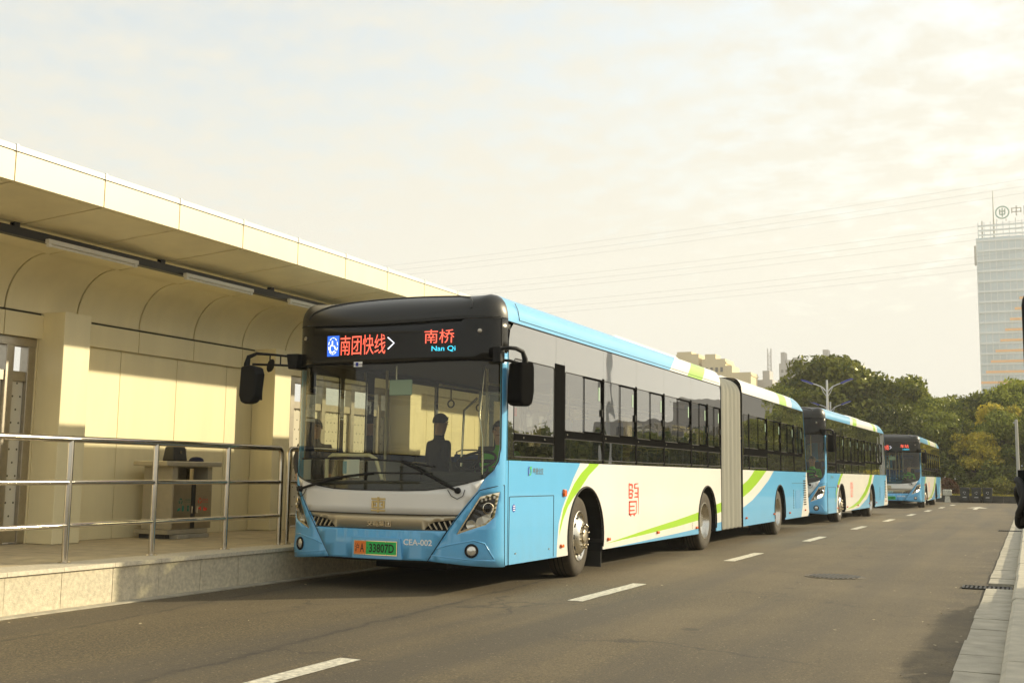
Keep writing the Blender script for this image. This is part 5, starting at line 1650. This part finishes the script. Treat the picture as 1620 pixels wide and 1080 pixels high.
def leaves_mesh(name, pts, nrm, size, m, spread=.8):
    n = len(pts)
    nr = nrm+rng.normal(0, spread, (n, 3)); nr /= np.linalg.norm(nr, axis=1)[:, None]+1e-9
    t = np.cross(nr, rng.normal(0, 1, (n, 3))); t /= np.linalg.norm(t, axis=1)[:, None]+1e-9
    b = np.cross(nr, t)
    s = size*rng.uniform(.6, 1.25, (n, 1))
    V = np.empty((n, 4, 3))
    V[:, 0] = pts-t*s; V[:, 1] = pts+b*s*.45+nr*s*.12; V[:, 2] = pts+t*s; V[:, 3] = pts-b*s*.45+nr*s*.12
    me = bpy.data.meshes.new(name)
    me.vertices.add(n*4); me.vertices.foreach_set('co', V.reshape(-1))
    me.loops.add(n*4); me.loops.foreach_set('vertex_index', np.arange(n*4, dtype=np.int32))
    me.polygons.add(n); me.polygons.foreach_set('loop_start', np.arange(0, n*4, 4, dtype=np.int32))
    me.polygons.foreach_set('loop_total', np.full(n, 4, dtype=np.int32))
    me.update(calc_edges=True)
    me.materials.append(m)
    return me
def crown_points(rx, rz, zc, nclump, per, csize):
    P = []; Nn = []; cs = []
    for k in range(nclump):
        d = rng.normal(0, 1, 3); d /= np.linalg.norm(d)
        if d[2] < -.55: d[2] *= -.6
        rad = rng.uniform(.55, 1.0)**.6
        c = np.array([d[0]*rx*rad, d[1]*rx*rad, zc+d[2]*rz*rad])
        r = csize*rng.uniform(.6, 1.35)
        cs.append((c, r))
        n = int(per*(r/csize)**2)
        q = rng.normal(0, 1, (n, 3)); q /= np.linalg.norm(q, axis=1)[:, None]
        q[:, 2] = np.where(q[:, 2] < -.3, -q[:, 2]*.6, q[:, 2])
        rr = r*(rng.uniform(.2, 1.0, (n, 1))**.3)
        sq = np.array([1.15, 1.15, .75])
        P.append(c+q*rr*sq); Nn.append(q)
    return np.vstack(P), np.vstack(Nn), cs
def trunk(root, h, r, cs, nb=9):
    b = MB()
    P = [(0, 0, 0), (.05*r*3, 0, h*.25), (-.04, .06, h*.5), (.05, 0, h*.75), (0, 0, h)]
    b.tube(P, [r*1.25, r, r*.8, r*.55, r*.3], 9)
    for c, q in cs[:nb]:
        z0 = h*random.uniform(.35, .8)
        mid = (c[0]*.5, c[1]*.5, z0+(c[2]-z0)*.62)
        b.tube([(0, 0, z0), mid, tuple(c)], [r*.42, r*.26, r*.08], 6)
    b.build('trunk', MT['bark'], root, smooth=60)
TREES = []
def tree_proto(kind, rx, rz, zc, ncl, per, cs, leaf, size, seed):
    global rng
    rng = np.random.default_rng(seed)
    p, n, c = crown_points(rx, rz, zc, ncl, per, cs)
    return leaves_mesh('crown', p, n, size, MT[leaf]), c, zc
protos = [tree_proto(0, 3.0, 2.6, 4.6, 60, 400, 1.08, 'leaf_olive', .155, 3), tree_proto(1, 2.6, 2.7, 4.2, 52, 400, 1.0, 'leaf_olive', .15, 5),
          tree_proto(2, 2.3, 2.2, 3.4, 44, 380, .92, 'leaf_dark', .14, 8), tree_proto(3, 1.7, 1.7, 2.8, 32, 330, .72, 'leaf_gold', .13, 9)]
def tree(name, x, y, h, w, k, label, rz=0.0):
    me, cs, zc = protos[k]
    top = {0: 7.6, 1: 7.3, 2: 6.0, 3: 4.8}[k]; rx0 = {0: 3.6, 1: 3.1, 2: 2.8, 3: 2.1}[k]
    r = empty(name, (x, y, 0), rz)
    r.scale = (w/rx0, w/rx0, h/top)
    put('crown', me, r)
    trunk(r, zc, .17, cs, 8)
    tag(r, label, 'tree', 'trees beyond the road')
    return r
tree('broad_tree', -7.7, 75, 10.25, 5.0, 0, 'tallest broad crowned tree, its round top behind the street lamp', 1.0)
tree('broad_tree', -11.0, 72, 8.3, 2.9, 1, 'tree at the left end of the row, below the grey tower block', 2.2)
tree('broad_tree', -3.9, 76, 9.0, 3.3, 1, 'tall tree on the right shoulder of the biggest crown', .3)
tree('broad_tree', -1.2, 74, 7.0, 2.7, 0, 'tree in the dip between the big crown and the right hand row', 4.0)
tree('broad_tree', 1.7, 77, 7.75, 2.9, 1, 'second tree from the right end of the row below the glass tower', 5.1)
tree('broad_tree', 4.9, 76, 8.3, 3.0, 0, 'tree at the right end of the row behind the grey pole', 2.9)
tree('broad_tree', 9.5, 74, 8.2, 3.4, 1, 'tree just outside the right edge, beyond the grey pole', 1.3)
tree('small_tree', -9.3, 66, 6.3, 2.3, 3, 'yellowing small tree left of the street lamp pole, above the middle bus', 0)
tree('small_tree', -6.2, 65.5, 5.9, 2.3, 3, 'yellowing small tree right of the street lamp pole, above the middle bus', 1.9)
tree('small_tree', -3.2, 66, 6.0, 2.5, 2, 'dark leaved small tree above the roof of the farthest bus', .8)
tree('small_tree', -.6, 67, 5.6, 2.4, 2, 'dark leaved small tree just right of the farthest bus roof', 2.8)
tree('small_tree', 1.9, 65, 4.5, 1.7, 3, 'low golden tree straight behind the black wheelie bins', 3.3)
tree('small_tree', 3.6, 66.5, 5.6, 2.0, 2, 'dark small tree left of the grey pole', 4.4)
tree('small_tree', 6.2, 66, 5.4, 2.2, 2, 'dark small tree right of the grey pole', 5.4)
tree('small_tree', 3.4, 69, 6.7, 1.8, 3, 'golden topped tree between the bins and the grey pole', .6)
# trees on the right of the road, outside the frame: they show in the side glass of the buses
tree('roadside_tree', 17.5, 96, 6.8, 4.2, 1, 'broad tree on the far right verge, mirrored in the rear windows of the buses', .4)['group'] = 'mirrored roadside trees'
tree('roadside_tree', 22.5, 112, 6.0, 3.6, 2, 'darker tree on the far right verge, behind the broad one', 1.4)['group'] = 'mirrored roadside trees'
tree('roadside_tree', 13.0, 104, 6.4, 3.2, 0, 'tree on the right verge, next beyond the last of the visible row', 2.4)['group'] = 'mirrored roadside trees'

def bush(name, label, x0, x1, y0, y1, z0, z1, leaf, n, size, cat='shrub', group=None, flat=1.0):
    p = np.stack([rng.uniform(x0, x1, n), rng.uniform(y0, y1, n), np.zeros(n)], 1)
    cx, cy = (x0+x1)/2, (y0+y1)/2
    ex = np.abs((p[:, 0]-cx)/((x1-x0)/2)); ey = np.abs((p[:, 1]-cy)/((y1-y0)/2))
    env = np.sqrt(np.clip(1-np.maximum(ex, ey)**6, 0, 1))*(.80+.15*(1-flat)+flat*(.12*np.sin(p[:, 0]*2.3+1)+.10*np.sin(p[:, 0]*5.1+p[:, 1]*3)+.06*np.sin(p[:, 1]*4.7)))
    p[:, 2] = (z1-z0)*env*(rng.uniform(0, 1, n)**.6)
    nn = np.tile([0, -.4, .8], (n, 1))
    r = empty(name, (cx, cy, z0)); tag(r, label, cat, group)
    p[:, 0] -= cx; p[:, 1] -= cy
    put('foliage', leaves_mesh('foliage', p, nn, size, MT[leaf], 1.0), r)
    st_ = MB()
    for i in range(5):
        a = (x1-x0)*(i/4-.5)*.8
        st_.tube([(a, 0, 0), (a+.05, .03, (z1-z0)*.55)], [.03, .012], 5)
    st_.build('stem', MT['bark'], r)
    return r
bush('dark_hedge', 'tall dark undergrowth below the trees right of the farthest bus', -2.5, 1.6, 62.2, 64.4, .3, 2.7, 'leaf_dark', 5200, .14, 'hedge')
bush('dark_hedge', 'tall dark undergrowth behind the wheelie bins and the grey pole', 1.5, 8.5, 62.4, 64.6, .3, 2.5, 'leaf_dark', 8000, .14, 'hedge')
bush('dark_hedge', 'undergrowth hidden mostly by the middle and farthest bus', -13, -2.6, 62.4, 64.6, .3, 3.2, 'leaf_dark', 8000, .15, 'hedge')
bush('low_hedge', 'clipped yellow green hedge behind the three black wheelie bins', .9, 9.0, 60.2, 61.3, .33, 1.25, 'leaf_hedge', 9000, .09, 'hedge')
bush('red_shrub', 'small reddish shrub right of the tail of the farthest bus', .1, 1.2, 59.6, 60.6, .33, 1.35, 'leaf_red', 900, .10, 'shrub')
bush('golden_shrub', 'golden shrub at the foot of the grey pole', 4.6, 6.0, 58.6, 59.6, .33, 1.9, 'leaf_gold', 1100, .10, 'shrub')
bush('pale_shrub', 'pale thin leaved shrub left of the grey pole in front of the hedge', 2.9, 4.2, 60.9, 61.7, .33, 1.55, 'leaf_hedge', 900, .10, 'shrub')
for i in range(4):  # unseen hedge added so the lower bus panes mirror something dark
    xa = 9.5+4.6*i
    bush('mirror_hedge', '%s piece from the road of an unseen tall hedge added far right to darken the bus glass reflection' % ['first', 'second', 'third', 'fourth'][i], xa-1.8, xa+6.5, 71.5-4.6*i, 74-4.6*i, .02, 4.4+.4*(i % 2), 'leaf_dark', 7500, .20, 'hedge', 'pieces of the unseen added hedge far right', flat=.6)
bush('dark_hedge', 'dense bush filling the gap behind the rightmost wheelie bin', 1.0, 4.6, 64.8, 67, .3, 3.6, 'leaf_dark', 6000, .15, 'hedge')
# planted bed and its low wall
tag(sheet('planting_bed', [(-14, 57.5), (30, 57.5), (30, 66), (-14, 66)], .33, MT['grass']), kind='structure')
tag(sheet('park_ground', [(-14, 66), (30, 66), (30, 110), (-14, 110)], .02, MT['soil']), kind='structure')
lw = empty('low_wall', (0, 57.3, 0)); tag(lw, 'low dark retaining wall behind the wheelie bins at the road end', 'wall')
for i in range(-12, 24): MB().box(i*1.2+.006, i*1.2+1.194, 0, .22, -.02, .37).build('wall_block', MT['concrete_dark'], lw)
gr_n = 9000
gp = np.stack([rng.uniform(-4, 10, gr_n), rng.uniform(57.6, 60.2, gr_n), rng.uniform(.33, .42, gr_n)], 1)
go = put('grass_tufts', leaves_mesh('grass_tufts', gp, np.tile([0, -1, .3], (gr_n, 1)), .06, MT['leaf_gold'], .6)); tag(go, 'yellow autumn grass on the bank behind the bins', 'grass', kind='stuff')

# unseen hedge added on the right verge to cast the shadow along the gutter
bush('shadow_hedge', 'unseen clipped low hedge added right of the kerb to shade the gutter', 5.42, 6.05, -6.5, 3.05, .11, .79, 'leaf_hedge', 26000, .05, 'hedge', flat=.1)

# wheelie bins
def wheelie(x, y, label, first=None):
    if first is None:
        r = empty('wheelie_bin', (x, y, 0))
        m = MT['bin_black']
        v = [(-.20, -.24, .06), (.20, -.24, .06), (.20, .22, .06), (-.20, .22, .06), (-.245, -.30, .78), (.245, -.30, .78), (.245, .30, .78), (-.245, .30, .78)]
        MB().add(v, [(3, 2, 1, 0), (4, 5, 6, 7), (0, 1, 5, 4), (1, 2, 6, 5), (2, 3, 7, 6), (3, 0, 4, 7)]).build('body', m, r, bevel=.02)
        MB().box(-.265, .265, -.325, .33, .78, .815).build('lid', m, r, bevel=.012)
        MB().tube([(-.2, .33, .80), (-.2, .39, .82), (.2, .39, .82), (.2, .33, .80)], .016, 6).build('handle', m, r)
        for s in (-1, 1): MB().lathe([(-.03, .001), (-.03, .085), (.03, .085), (.03, .001)], 14, 'X').build('wheel', MT['rubber'], r, loc=(s*.22, .20, .085))
        MB().box(-.1, .1, -.262, -.256, .28, .30).box(-.08, .09, -.262, -.256, .32, .34).build('print', MT['ink_white'], r)
        sy = MB()
        for k in range(3): sy.tube([(.06*math.cos(R(120*k+a)), -.285, .54+.07*math.sin(R(120*k+a))) for a in (10, 45, 80)], .009, 5)
        sy.build('recycling_mark', MT['ink_white'], r)
    else:
        r = copy_tree(first); r.location = (x, y, 0)
    tag(r, label, 'bin', 'wheelie bins at the road end')
    return r
mat('bin_black', (.018, .02, .02), .55)
w0 = wheelie(1.64, 56.75, 'leftmost of the three black wheelie bins at the road end')
wheelie(2.24, 56.8, 'middle one of the three black wheelie bins at the road end', w0)
wheelie(2.82, 56.7, 'rightmost of the three black wheelie bins at the road end', w0)
wb = empty('barrier_block', (.76, 56.4, 0)); tag(wb, 'white plastic barrier block between the farthest bus and the bins', 'barrier')
MB().add([(-.14, -.2, 0), (.14, -.2, 0), (.14, .2, 0), (-.14, .2, 0), (-.11, -.15, .36), (.11, -.15, .36), (.11, .15, .36), (-.11, .15, .36)],
         [(3, 2, 1, 0), (4, 5, 6, 7), (0, 1, 5, 4), (1, 2, 6, 5), (2, 3, 7, 6), (3, 0, 4, 7)]).build('base', MT['paint_white'], wb)
MB().box(-.23, .23, -.22, .22, .365, .70).build('tank', MT['paint_white'], wb, bevel=.05)
# grey pole
gp_ = empty('grey_pole', (4.40, 56.6, 0)); tag(gp_, 'plain grey metal pole standing before the trees near the right edge', 'pole')
MB().lathe([(0, .095), (4.55, .08), (4.58, .001)], 14, 'Z').build('shaft', MT['pole_grey'] if 'pole_grey' in MT else mat('pole_grey', (.42, .41, .36), .5, metal=.2), gp_, smooth=40)
MB().lathe([(0, .15), (.03, .15), (.03, .09)], 14, 'Z').build('base_plate', MT['pole_grey'], gp_)
MB().box(-.17, -.07, -.03, .03, 4.36, 4.44).build('camera_head', MT['pole_grey'], gp_)
# street lamps
mat('lamp_blue', (.045, .06, .34), .4)
mat('lamp_white', (.66, .66, .64), .4)
def lamp(x, y, h, label, first=None):
    if first is None:
        r = empty('street_lamp', (x, y, 0))
        MB().tube([(0, 0, 0), (0, 0, h*.5), (0, 0, h)], [.10, .08, .06], 12).build('pole', MT['lamp_white'], r, smooth=50)
        for s in (-1, 1):
            MB().tube([(0, 0, h-.75), (.30*s, 0, h-.42), (.62*s, 0, h-.28), (.80*s, 0, h-.22)], .035, 8).build('arm', MT['lamp_white'], r, smooth=50)
            MB().tube([(0, 0, h-1.05), (.2*s, 0, h-.75), (.36*s, 0, h-.40)], .022, 6).build('brace', MT['lamp_white'], r, smooth=50)
            hd_ = MB().prism([(.78, -.24), (.85, -.16), (1.15, -.03), (1.45, .06), (1.55, .05), (1.50, -.01), (1.2, -.12), (.9, -.25)],
                             lambda a, z: (a*s, -.14, h+z), lambda a, z: (a*s, .14, h+z)).build('lamp_head', MT['lamp_blue'], r, bevel=.02)
            MB().prism([(.92, -.255), (1.2, -.125), (1.47, -.025), (1.45, -.05), (1.18, -.155), (.92, -.28)], lambda a, z: (a*s, -.11, h+z), lambda a, z: (a*s, .11, h+z)).build('diffuser', MT['lamp_white'], r)
        MB().lathe([(0, .2), (.05, .2), (.3, .12), (.3, .1)], 12, 'Z').build('base', MT['lamp_white'], r)
    else:
        r = copy_tree(first); r.location = (x, y, 0); r.scale = (.92, .92, .92)
    tag(r, label, 'street lamp', 'street lamps by the trees')
    return r
l0 = lamp(-6.0, 58.6, 7.15, 'white street lamp with two blue heads rising above the middle bus')
lamp(-7.6, 70, 6.5, 'street lamp mostly hidden behind the roof of the middle bus', l0)
l2 = copy_tree(l0); l2.location = (8.1, 25.4, .11); tag(l2, 'street lamp on the right verge whose post mirrors in the near bus glass', 'street lamp', 'street lamps by the trees')
# charging post with its coiled cable
cpn = empty('charging_post', (5.165, -5.85, .11)); tag(cpn, 'tall black charging post with coiled cable cut by the right edge', 'charging post')
MB().prism(rrect(-.225, .225, 0, 1.84, .07, 5), lambda a, z: (a, -.14, z), lambda a, z: (a, .14, z)).build('cabinet', MT['trim_black'], cpn, bevel=.012)
MB().box(-.16, .16, -.146, -.141, 1.3, 1.62).build('screen', MT['bus_black'], cpn)
MB().box(-.27, .27, -.18, .18, -.0, .03).build('base_plate', MT['iron'], cpn)
for k, (dy_, dz_, rr) in enumerate(((.0, 0, .075), (.03, -.012, .085), (-.03, .008, .07), (.055, -.03, .078))):
    L = [(-.245-.004*k+.012*math.sin(R(a)*2+k), dy_+rr*math.cos(R(a)), 1.04+dz_+rr*.95*math.sin(R(a))) for a in range(0, 360, 20)]
    MB().tube(L, .012, 8, closed=True).build('cable_loop', MT['rubber'], cpn, smooth=60)
MB().box(-.262, -.226, -.03, .03, 1.11, 1.15).build('cable_hook', MT['trim_black'], cpn)

# ------------------------------------------------------------------ distant buildings
mat('tower_glass', (.46, .60, .68), .4, metal=.0, var=.25, vscale=.05)
mat('tower_frame', (.60, .68, .72), .6)
mat('tower_orange', (.85, .42, .12), .5)
mat('far_cream', (.68, .58, .36), .8)
mat('far_grey', (.42, .41, .40), .8)
mat('far_dark', (.12, .12, .115), .7)
mat('sign_teal', (.06, .26, .22), .5)
mat('sign_grey', (.24, .24, .22), .5)
tw = empty('glass_tower', (0, 600, 0)); tag(tw, 'tall pale glass office tower with rooftop lettering in the haze at right', 'building')
X0, X1, ZT = -15.5, 62, 125.0
MB().box(X0+.6, X1-.6, .6, 34, 0, ZT).build('core', MT['tower_glass'], tw)
for k in range(24):
    z = 1.0+5.3*k
    if z > ZT: break
    MB().box(X0, X1, 0, 35, z, z+1.1).build('floor_band', MT['tower_frame'], tw)
for i in range(26):
    x = X0+.15+i*3.05
    MB().box(x-.18, x+.18, .1, .55, 0, ZT).build('mullion', MT['tower_frame'], tw)
for i in range(11):
    y = 1.5+i*3.1
    MB().box(X0+.1, X0+.55, y-.18, y+.18, 0, ZT).build('mullion', MT['tower_frame'], tw)
for k in range(10):                                    # orange sun blinds stepping down the front
    z = 97.5-5.3*k
    xa = 6.2-3.2*min(k, 9)*.75
    MB().box(xa, X1-6, -.25, -.05, z, z+1.3).build('orange_blind', MT['tower_orange'], tw)
for k in range(3): MB().box(X0+1, X1-1, 1, 1.4, ZT+2.4*k+1.0, ZT+2.4*k+1.9).box(X0+1, X0+1.4, 1.4, 30, ZT+2.4*k+1.0, ZT+2.4*k+1.9).build('parapet_rail', MT['tower_frame'], tw)
for i in range(26): MB().box(X0+1+i*2.95, X0+1.35+i*2.95, 1.1, 1.35, ZT, ZT+8.2).build('parapet_post', MT['tower_frame'], tw)
MB().tube([(-6.9, 8, ZT), (-6.9, 8, 151)], [.55, .18], 8).build('antenna', MT['sign_grey'], tw)
MB().tube([(X0+3, 6, ZT), (X0+3, 6, ZT+10)], [.5, .3], 6).build('antenna', MT['sign_grey'], tw)
MB().box(X0-1.2, X0-.05, 5, 8, 112, 122).build('gondola', MT['sign_grey'], tw)
em = MB()
em.tube([(-2.6+3.1*math.cos(R(a)), 1, 137.6+3.1*math.sin(R(a))) for a in range(0, 360, 18)], .38, 6, closed=True)
em.box(-2.9, -2.3, .8, 1.2, 135.2, 139.9).box(-4.1, -1.1, .8, 1.2, 137.9, 138.5).box(-4.0, -1.2, .8, 1.2, 136.3, 136.9).box(-4.1, -3.5, .8, 1.2, 136.9, 139.4).box(-1.7, -1.1, .8, 1.2, 136.9, 139.4)
em.build('emblem', MT['sign_teal'], tw)
for k in range(10): MB().box(-5.4+k*4.3, -5.1+k*4.3, 1, 1.3, ZT+8, 134.3).build('sign_post', MT['sign_grey'], tw)
text('中国农业银行', lambda a, b: (18.6+a, 1.0, 138.0+b), MT['sign_grey'], parent=tw, w=34, h=5.2, bold=.001)

def far_block(name, label, x, y, parts, m, wins=None):
    r = empty(name, (x, y, 0)); tag(r, label, 'building', 'buildings on the hazy skyline')
    for i, (x0, x1, d, z0, z1) in enumerate(parts):
        MB().box(x0, x1, .05*i, d, z0, z1).build('wall' if z0 < 10 else 'roof_block', m, r)
    if wins:
        x0, x1, z0, z1, nx, nz, sx, sz = wins
        me = MB().box(-sx/2, sx/2, -.12, .1, -sz/2, sz/2).mesh('window', MT['far_dark'])
        for i in range(nx):
            for j in range(nz):
                put('window', me, r, (x0+(x1-x0)*(i+.5)/nx, 0, z0+(z1-z0)*(j+.5)/nz))
    return r
# scale at y=500: about 0.30 m per photo pixel
far_block('tower_block', 'grey unfinished tower block with rooftop huts left of the trees', -97, 500, [(0, 12.5, 20, 0, 53), (.8, 2.6, 6, 53, 58.2), (3.2, 5.0, 5, 53, 54.6), (6.2, 9.5, 8, 53, 55.6), (9.9, 11.2, 3, 53, 54.8)], MT['far_grey'], (.5, 12, 30, 51, 6, 7, 1.1, 1.4))
far_block('tower_block', 'second grey tower block, partly behind the tallest tree', -84, 506, [(0, 14, 20, 0, 55), (5.6, 8.0, 6, 55, 59.4), (1.5, 4, 6, 55, 56.4), (10, 13, 5, 55, 56.5)], MT['far_grey'], (.5, 13.5, 30, 53, 6, 7, 1.1, 1.4))
far_block('apartment_house', 'cream apartment house with stepped roof above the roof pod of the nearest bus', -86.5, 300, [(0, 6.6, 10, 0, 36.2), (.2, 4.5, 6, 36.2, 36.9), (7.6, 14.3, 10, 0, 34.6), (8.4, 11.5, 6, 34.6, 36.0), (14.3, 16.2, 9, 0, 32.6), (7.3, 14.6, 10.2, 33.2, 33.7), (16.2, 21.5, 9, 0, 30.6), (16.0, 21.7, 9.3, 29.6, 30.0)], MT['far_cream'], (8.2, 14, 24, 33, 4, 3, .7, 1.3))
far_block('apartment_house', 'small dark topped house right of the cream apartment house', -66, 310, [(0, 5, 10, 0, 29.2), (2.2, 4.2, 5, 29.2, 31.8), (5, 9, 10, 0, 26.5)], MT['far_grey'], (.5, 8.5, 18, 26, 5, 2, .7, 1.2))
far_block('apartment_house', 'low cream house left of the crane mast', -59, 330, [(0, 9, 10, 0, 27.4), (1, 3.6, 6, 27.4, 28.6), (6.6, 8.2, 5, 27.4, 30.2)], MT['far_cream'], (.5, 8.5, 18, 26, 5, 2, .7, 1.2))
far_block('depot_house', 'grey flat roofed depot building far right, mirrored in the bus band', 26, 150, [(0, 17, 14, 0, 12.5), (3, 9, 8, 12.5, 15.5), (17, 30, 14, 0, 9.5)], MT['far_grey'], (1, 29, 2, 9, 12, 3, 1.4, 1.6))['group'] = 'depot buildings far right'
cm = empty('crane_mast', (-100.3, 495, 0)); tag(cm, 'thin pale lattice crane mast left of the grey tower block', 'crane')
ch = MB()
for sx in (-.75, .75):
    for sy in (-.75, .75): ch.tube([(sx, sy, 0), (sx, sy, 59.5)], .12, 4)
ch.build('chord', MT['far_grey'], cm)
br = MB()
for k in range(0, 29):
    z = 2*k
    for sy in (-.75, .75):
        br.tube([(-.75, sy, z), (.75, sy, z+2)], .08, 4); br.tube([(-.75, sy, z), (.75, sy, z)], .08, 4)
br.build('bracing', MT['far_grey'], cm)
# power lines
mat('wire', (.10, .10, .10), .6)
def wire(x0, z0, x1, z1, y, k, label):
    P = []
    for i in range(25):
        t = i/24
        P.append((x0+(x1-x0)*t, y, z0+(z1-z0)*t-1.2*4*t*(1-t)))
    o = MB().tube(P, .010, 5).build('power_line', MT['wire'])
    tag(o, label, 'power line', 'power lines across the sky')
nm = ['topmost', 'middle', 'lowest']
for b_, (za, zb) in enumerate(((35.9, 43.2), (31.6, 37.4), (27.6, 33.2))):
    for q, (dz_, dy_) in enumerate(((0, 0), (-.75, .8), (-1.5, 1.6))):
        wire(-105, za+dz_, 28, zb+dz_, 150+dy_, 0, '%s wire of the %s bundle of power lines crossing the sky' % (['upper', 'middle', 'lower'][q], nm[b_]))

# ------------------------------------------------------------------ hazy air round the whole place
hb = MB().box(-420, 330, -60, 760, -1.6, 158).build('haze', None)
hb.data.materials.clear()
hm = bpy.data.materials.new('haze'); hm.use_nodes = True
t = hm.node_tree; t.nodes.clear()
ho = t.nodes.new('ShaderNodeOutputMaterial'); hv = t.nodes.new('ShaderNodeVolumePrincipled')
hv.inputs['Color'].default_value = (.97, .95, .89, 1)
hv.inputs['Density'].default_value = .0005
hv.inputs['Anisotropy'].default_value = .25
t.links.new(hv.outputs[0], ho.inputs['Volume'])
hb.data.materials.append(hm)
tag(hb, 'thin pale haze lying over the whole scene', 'haze', kind='stuff')
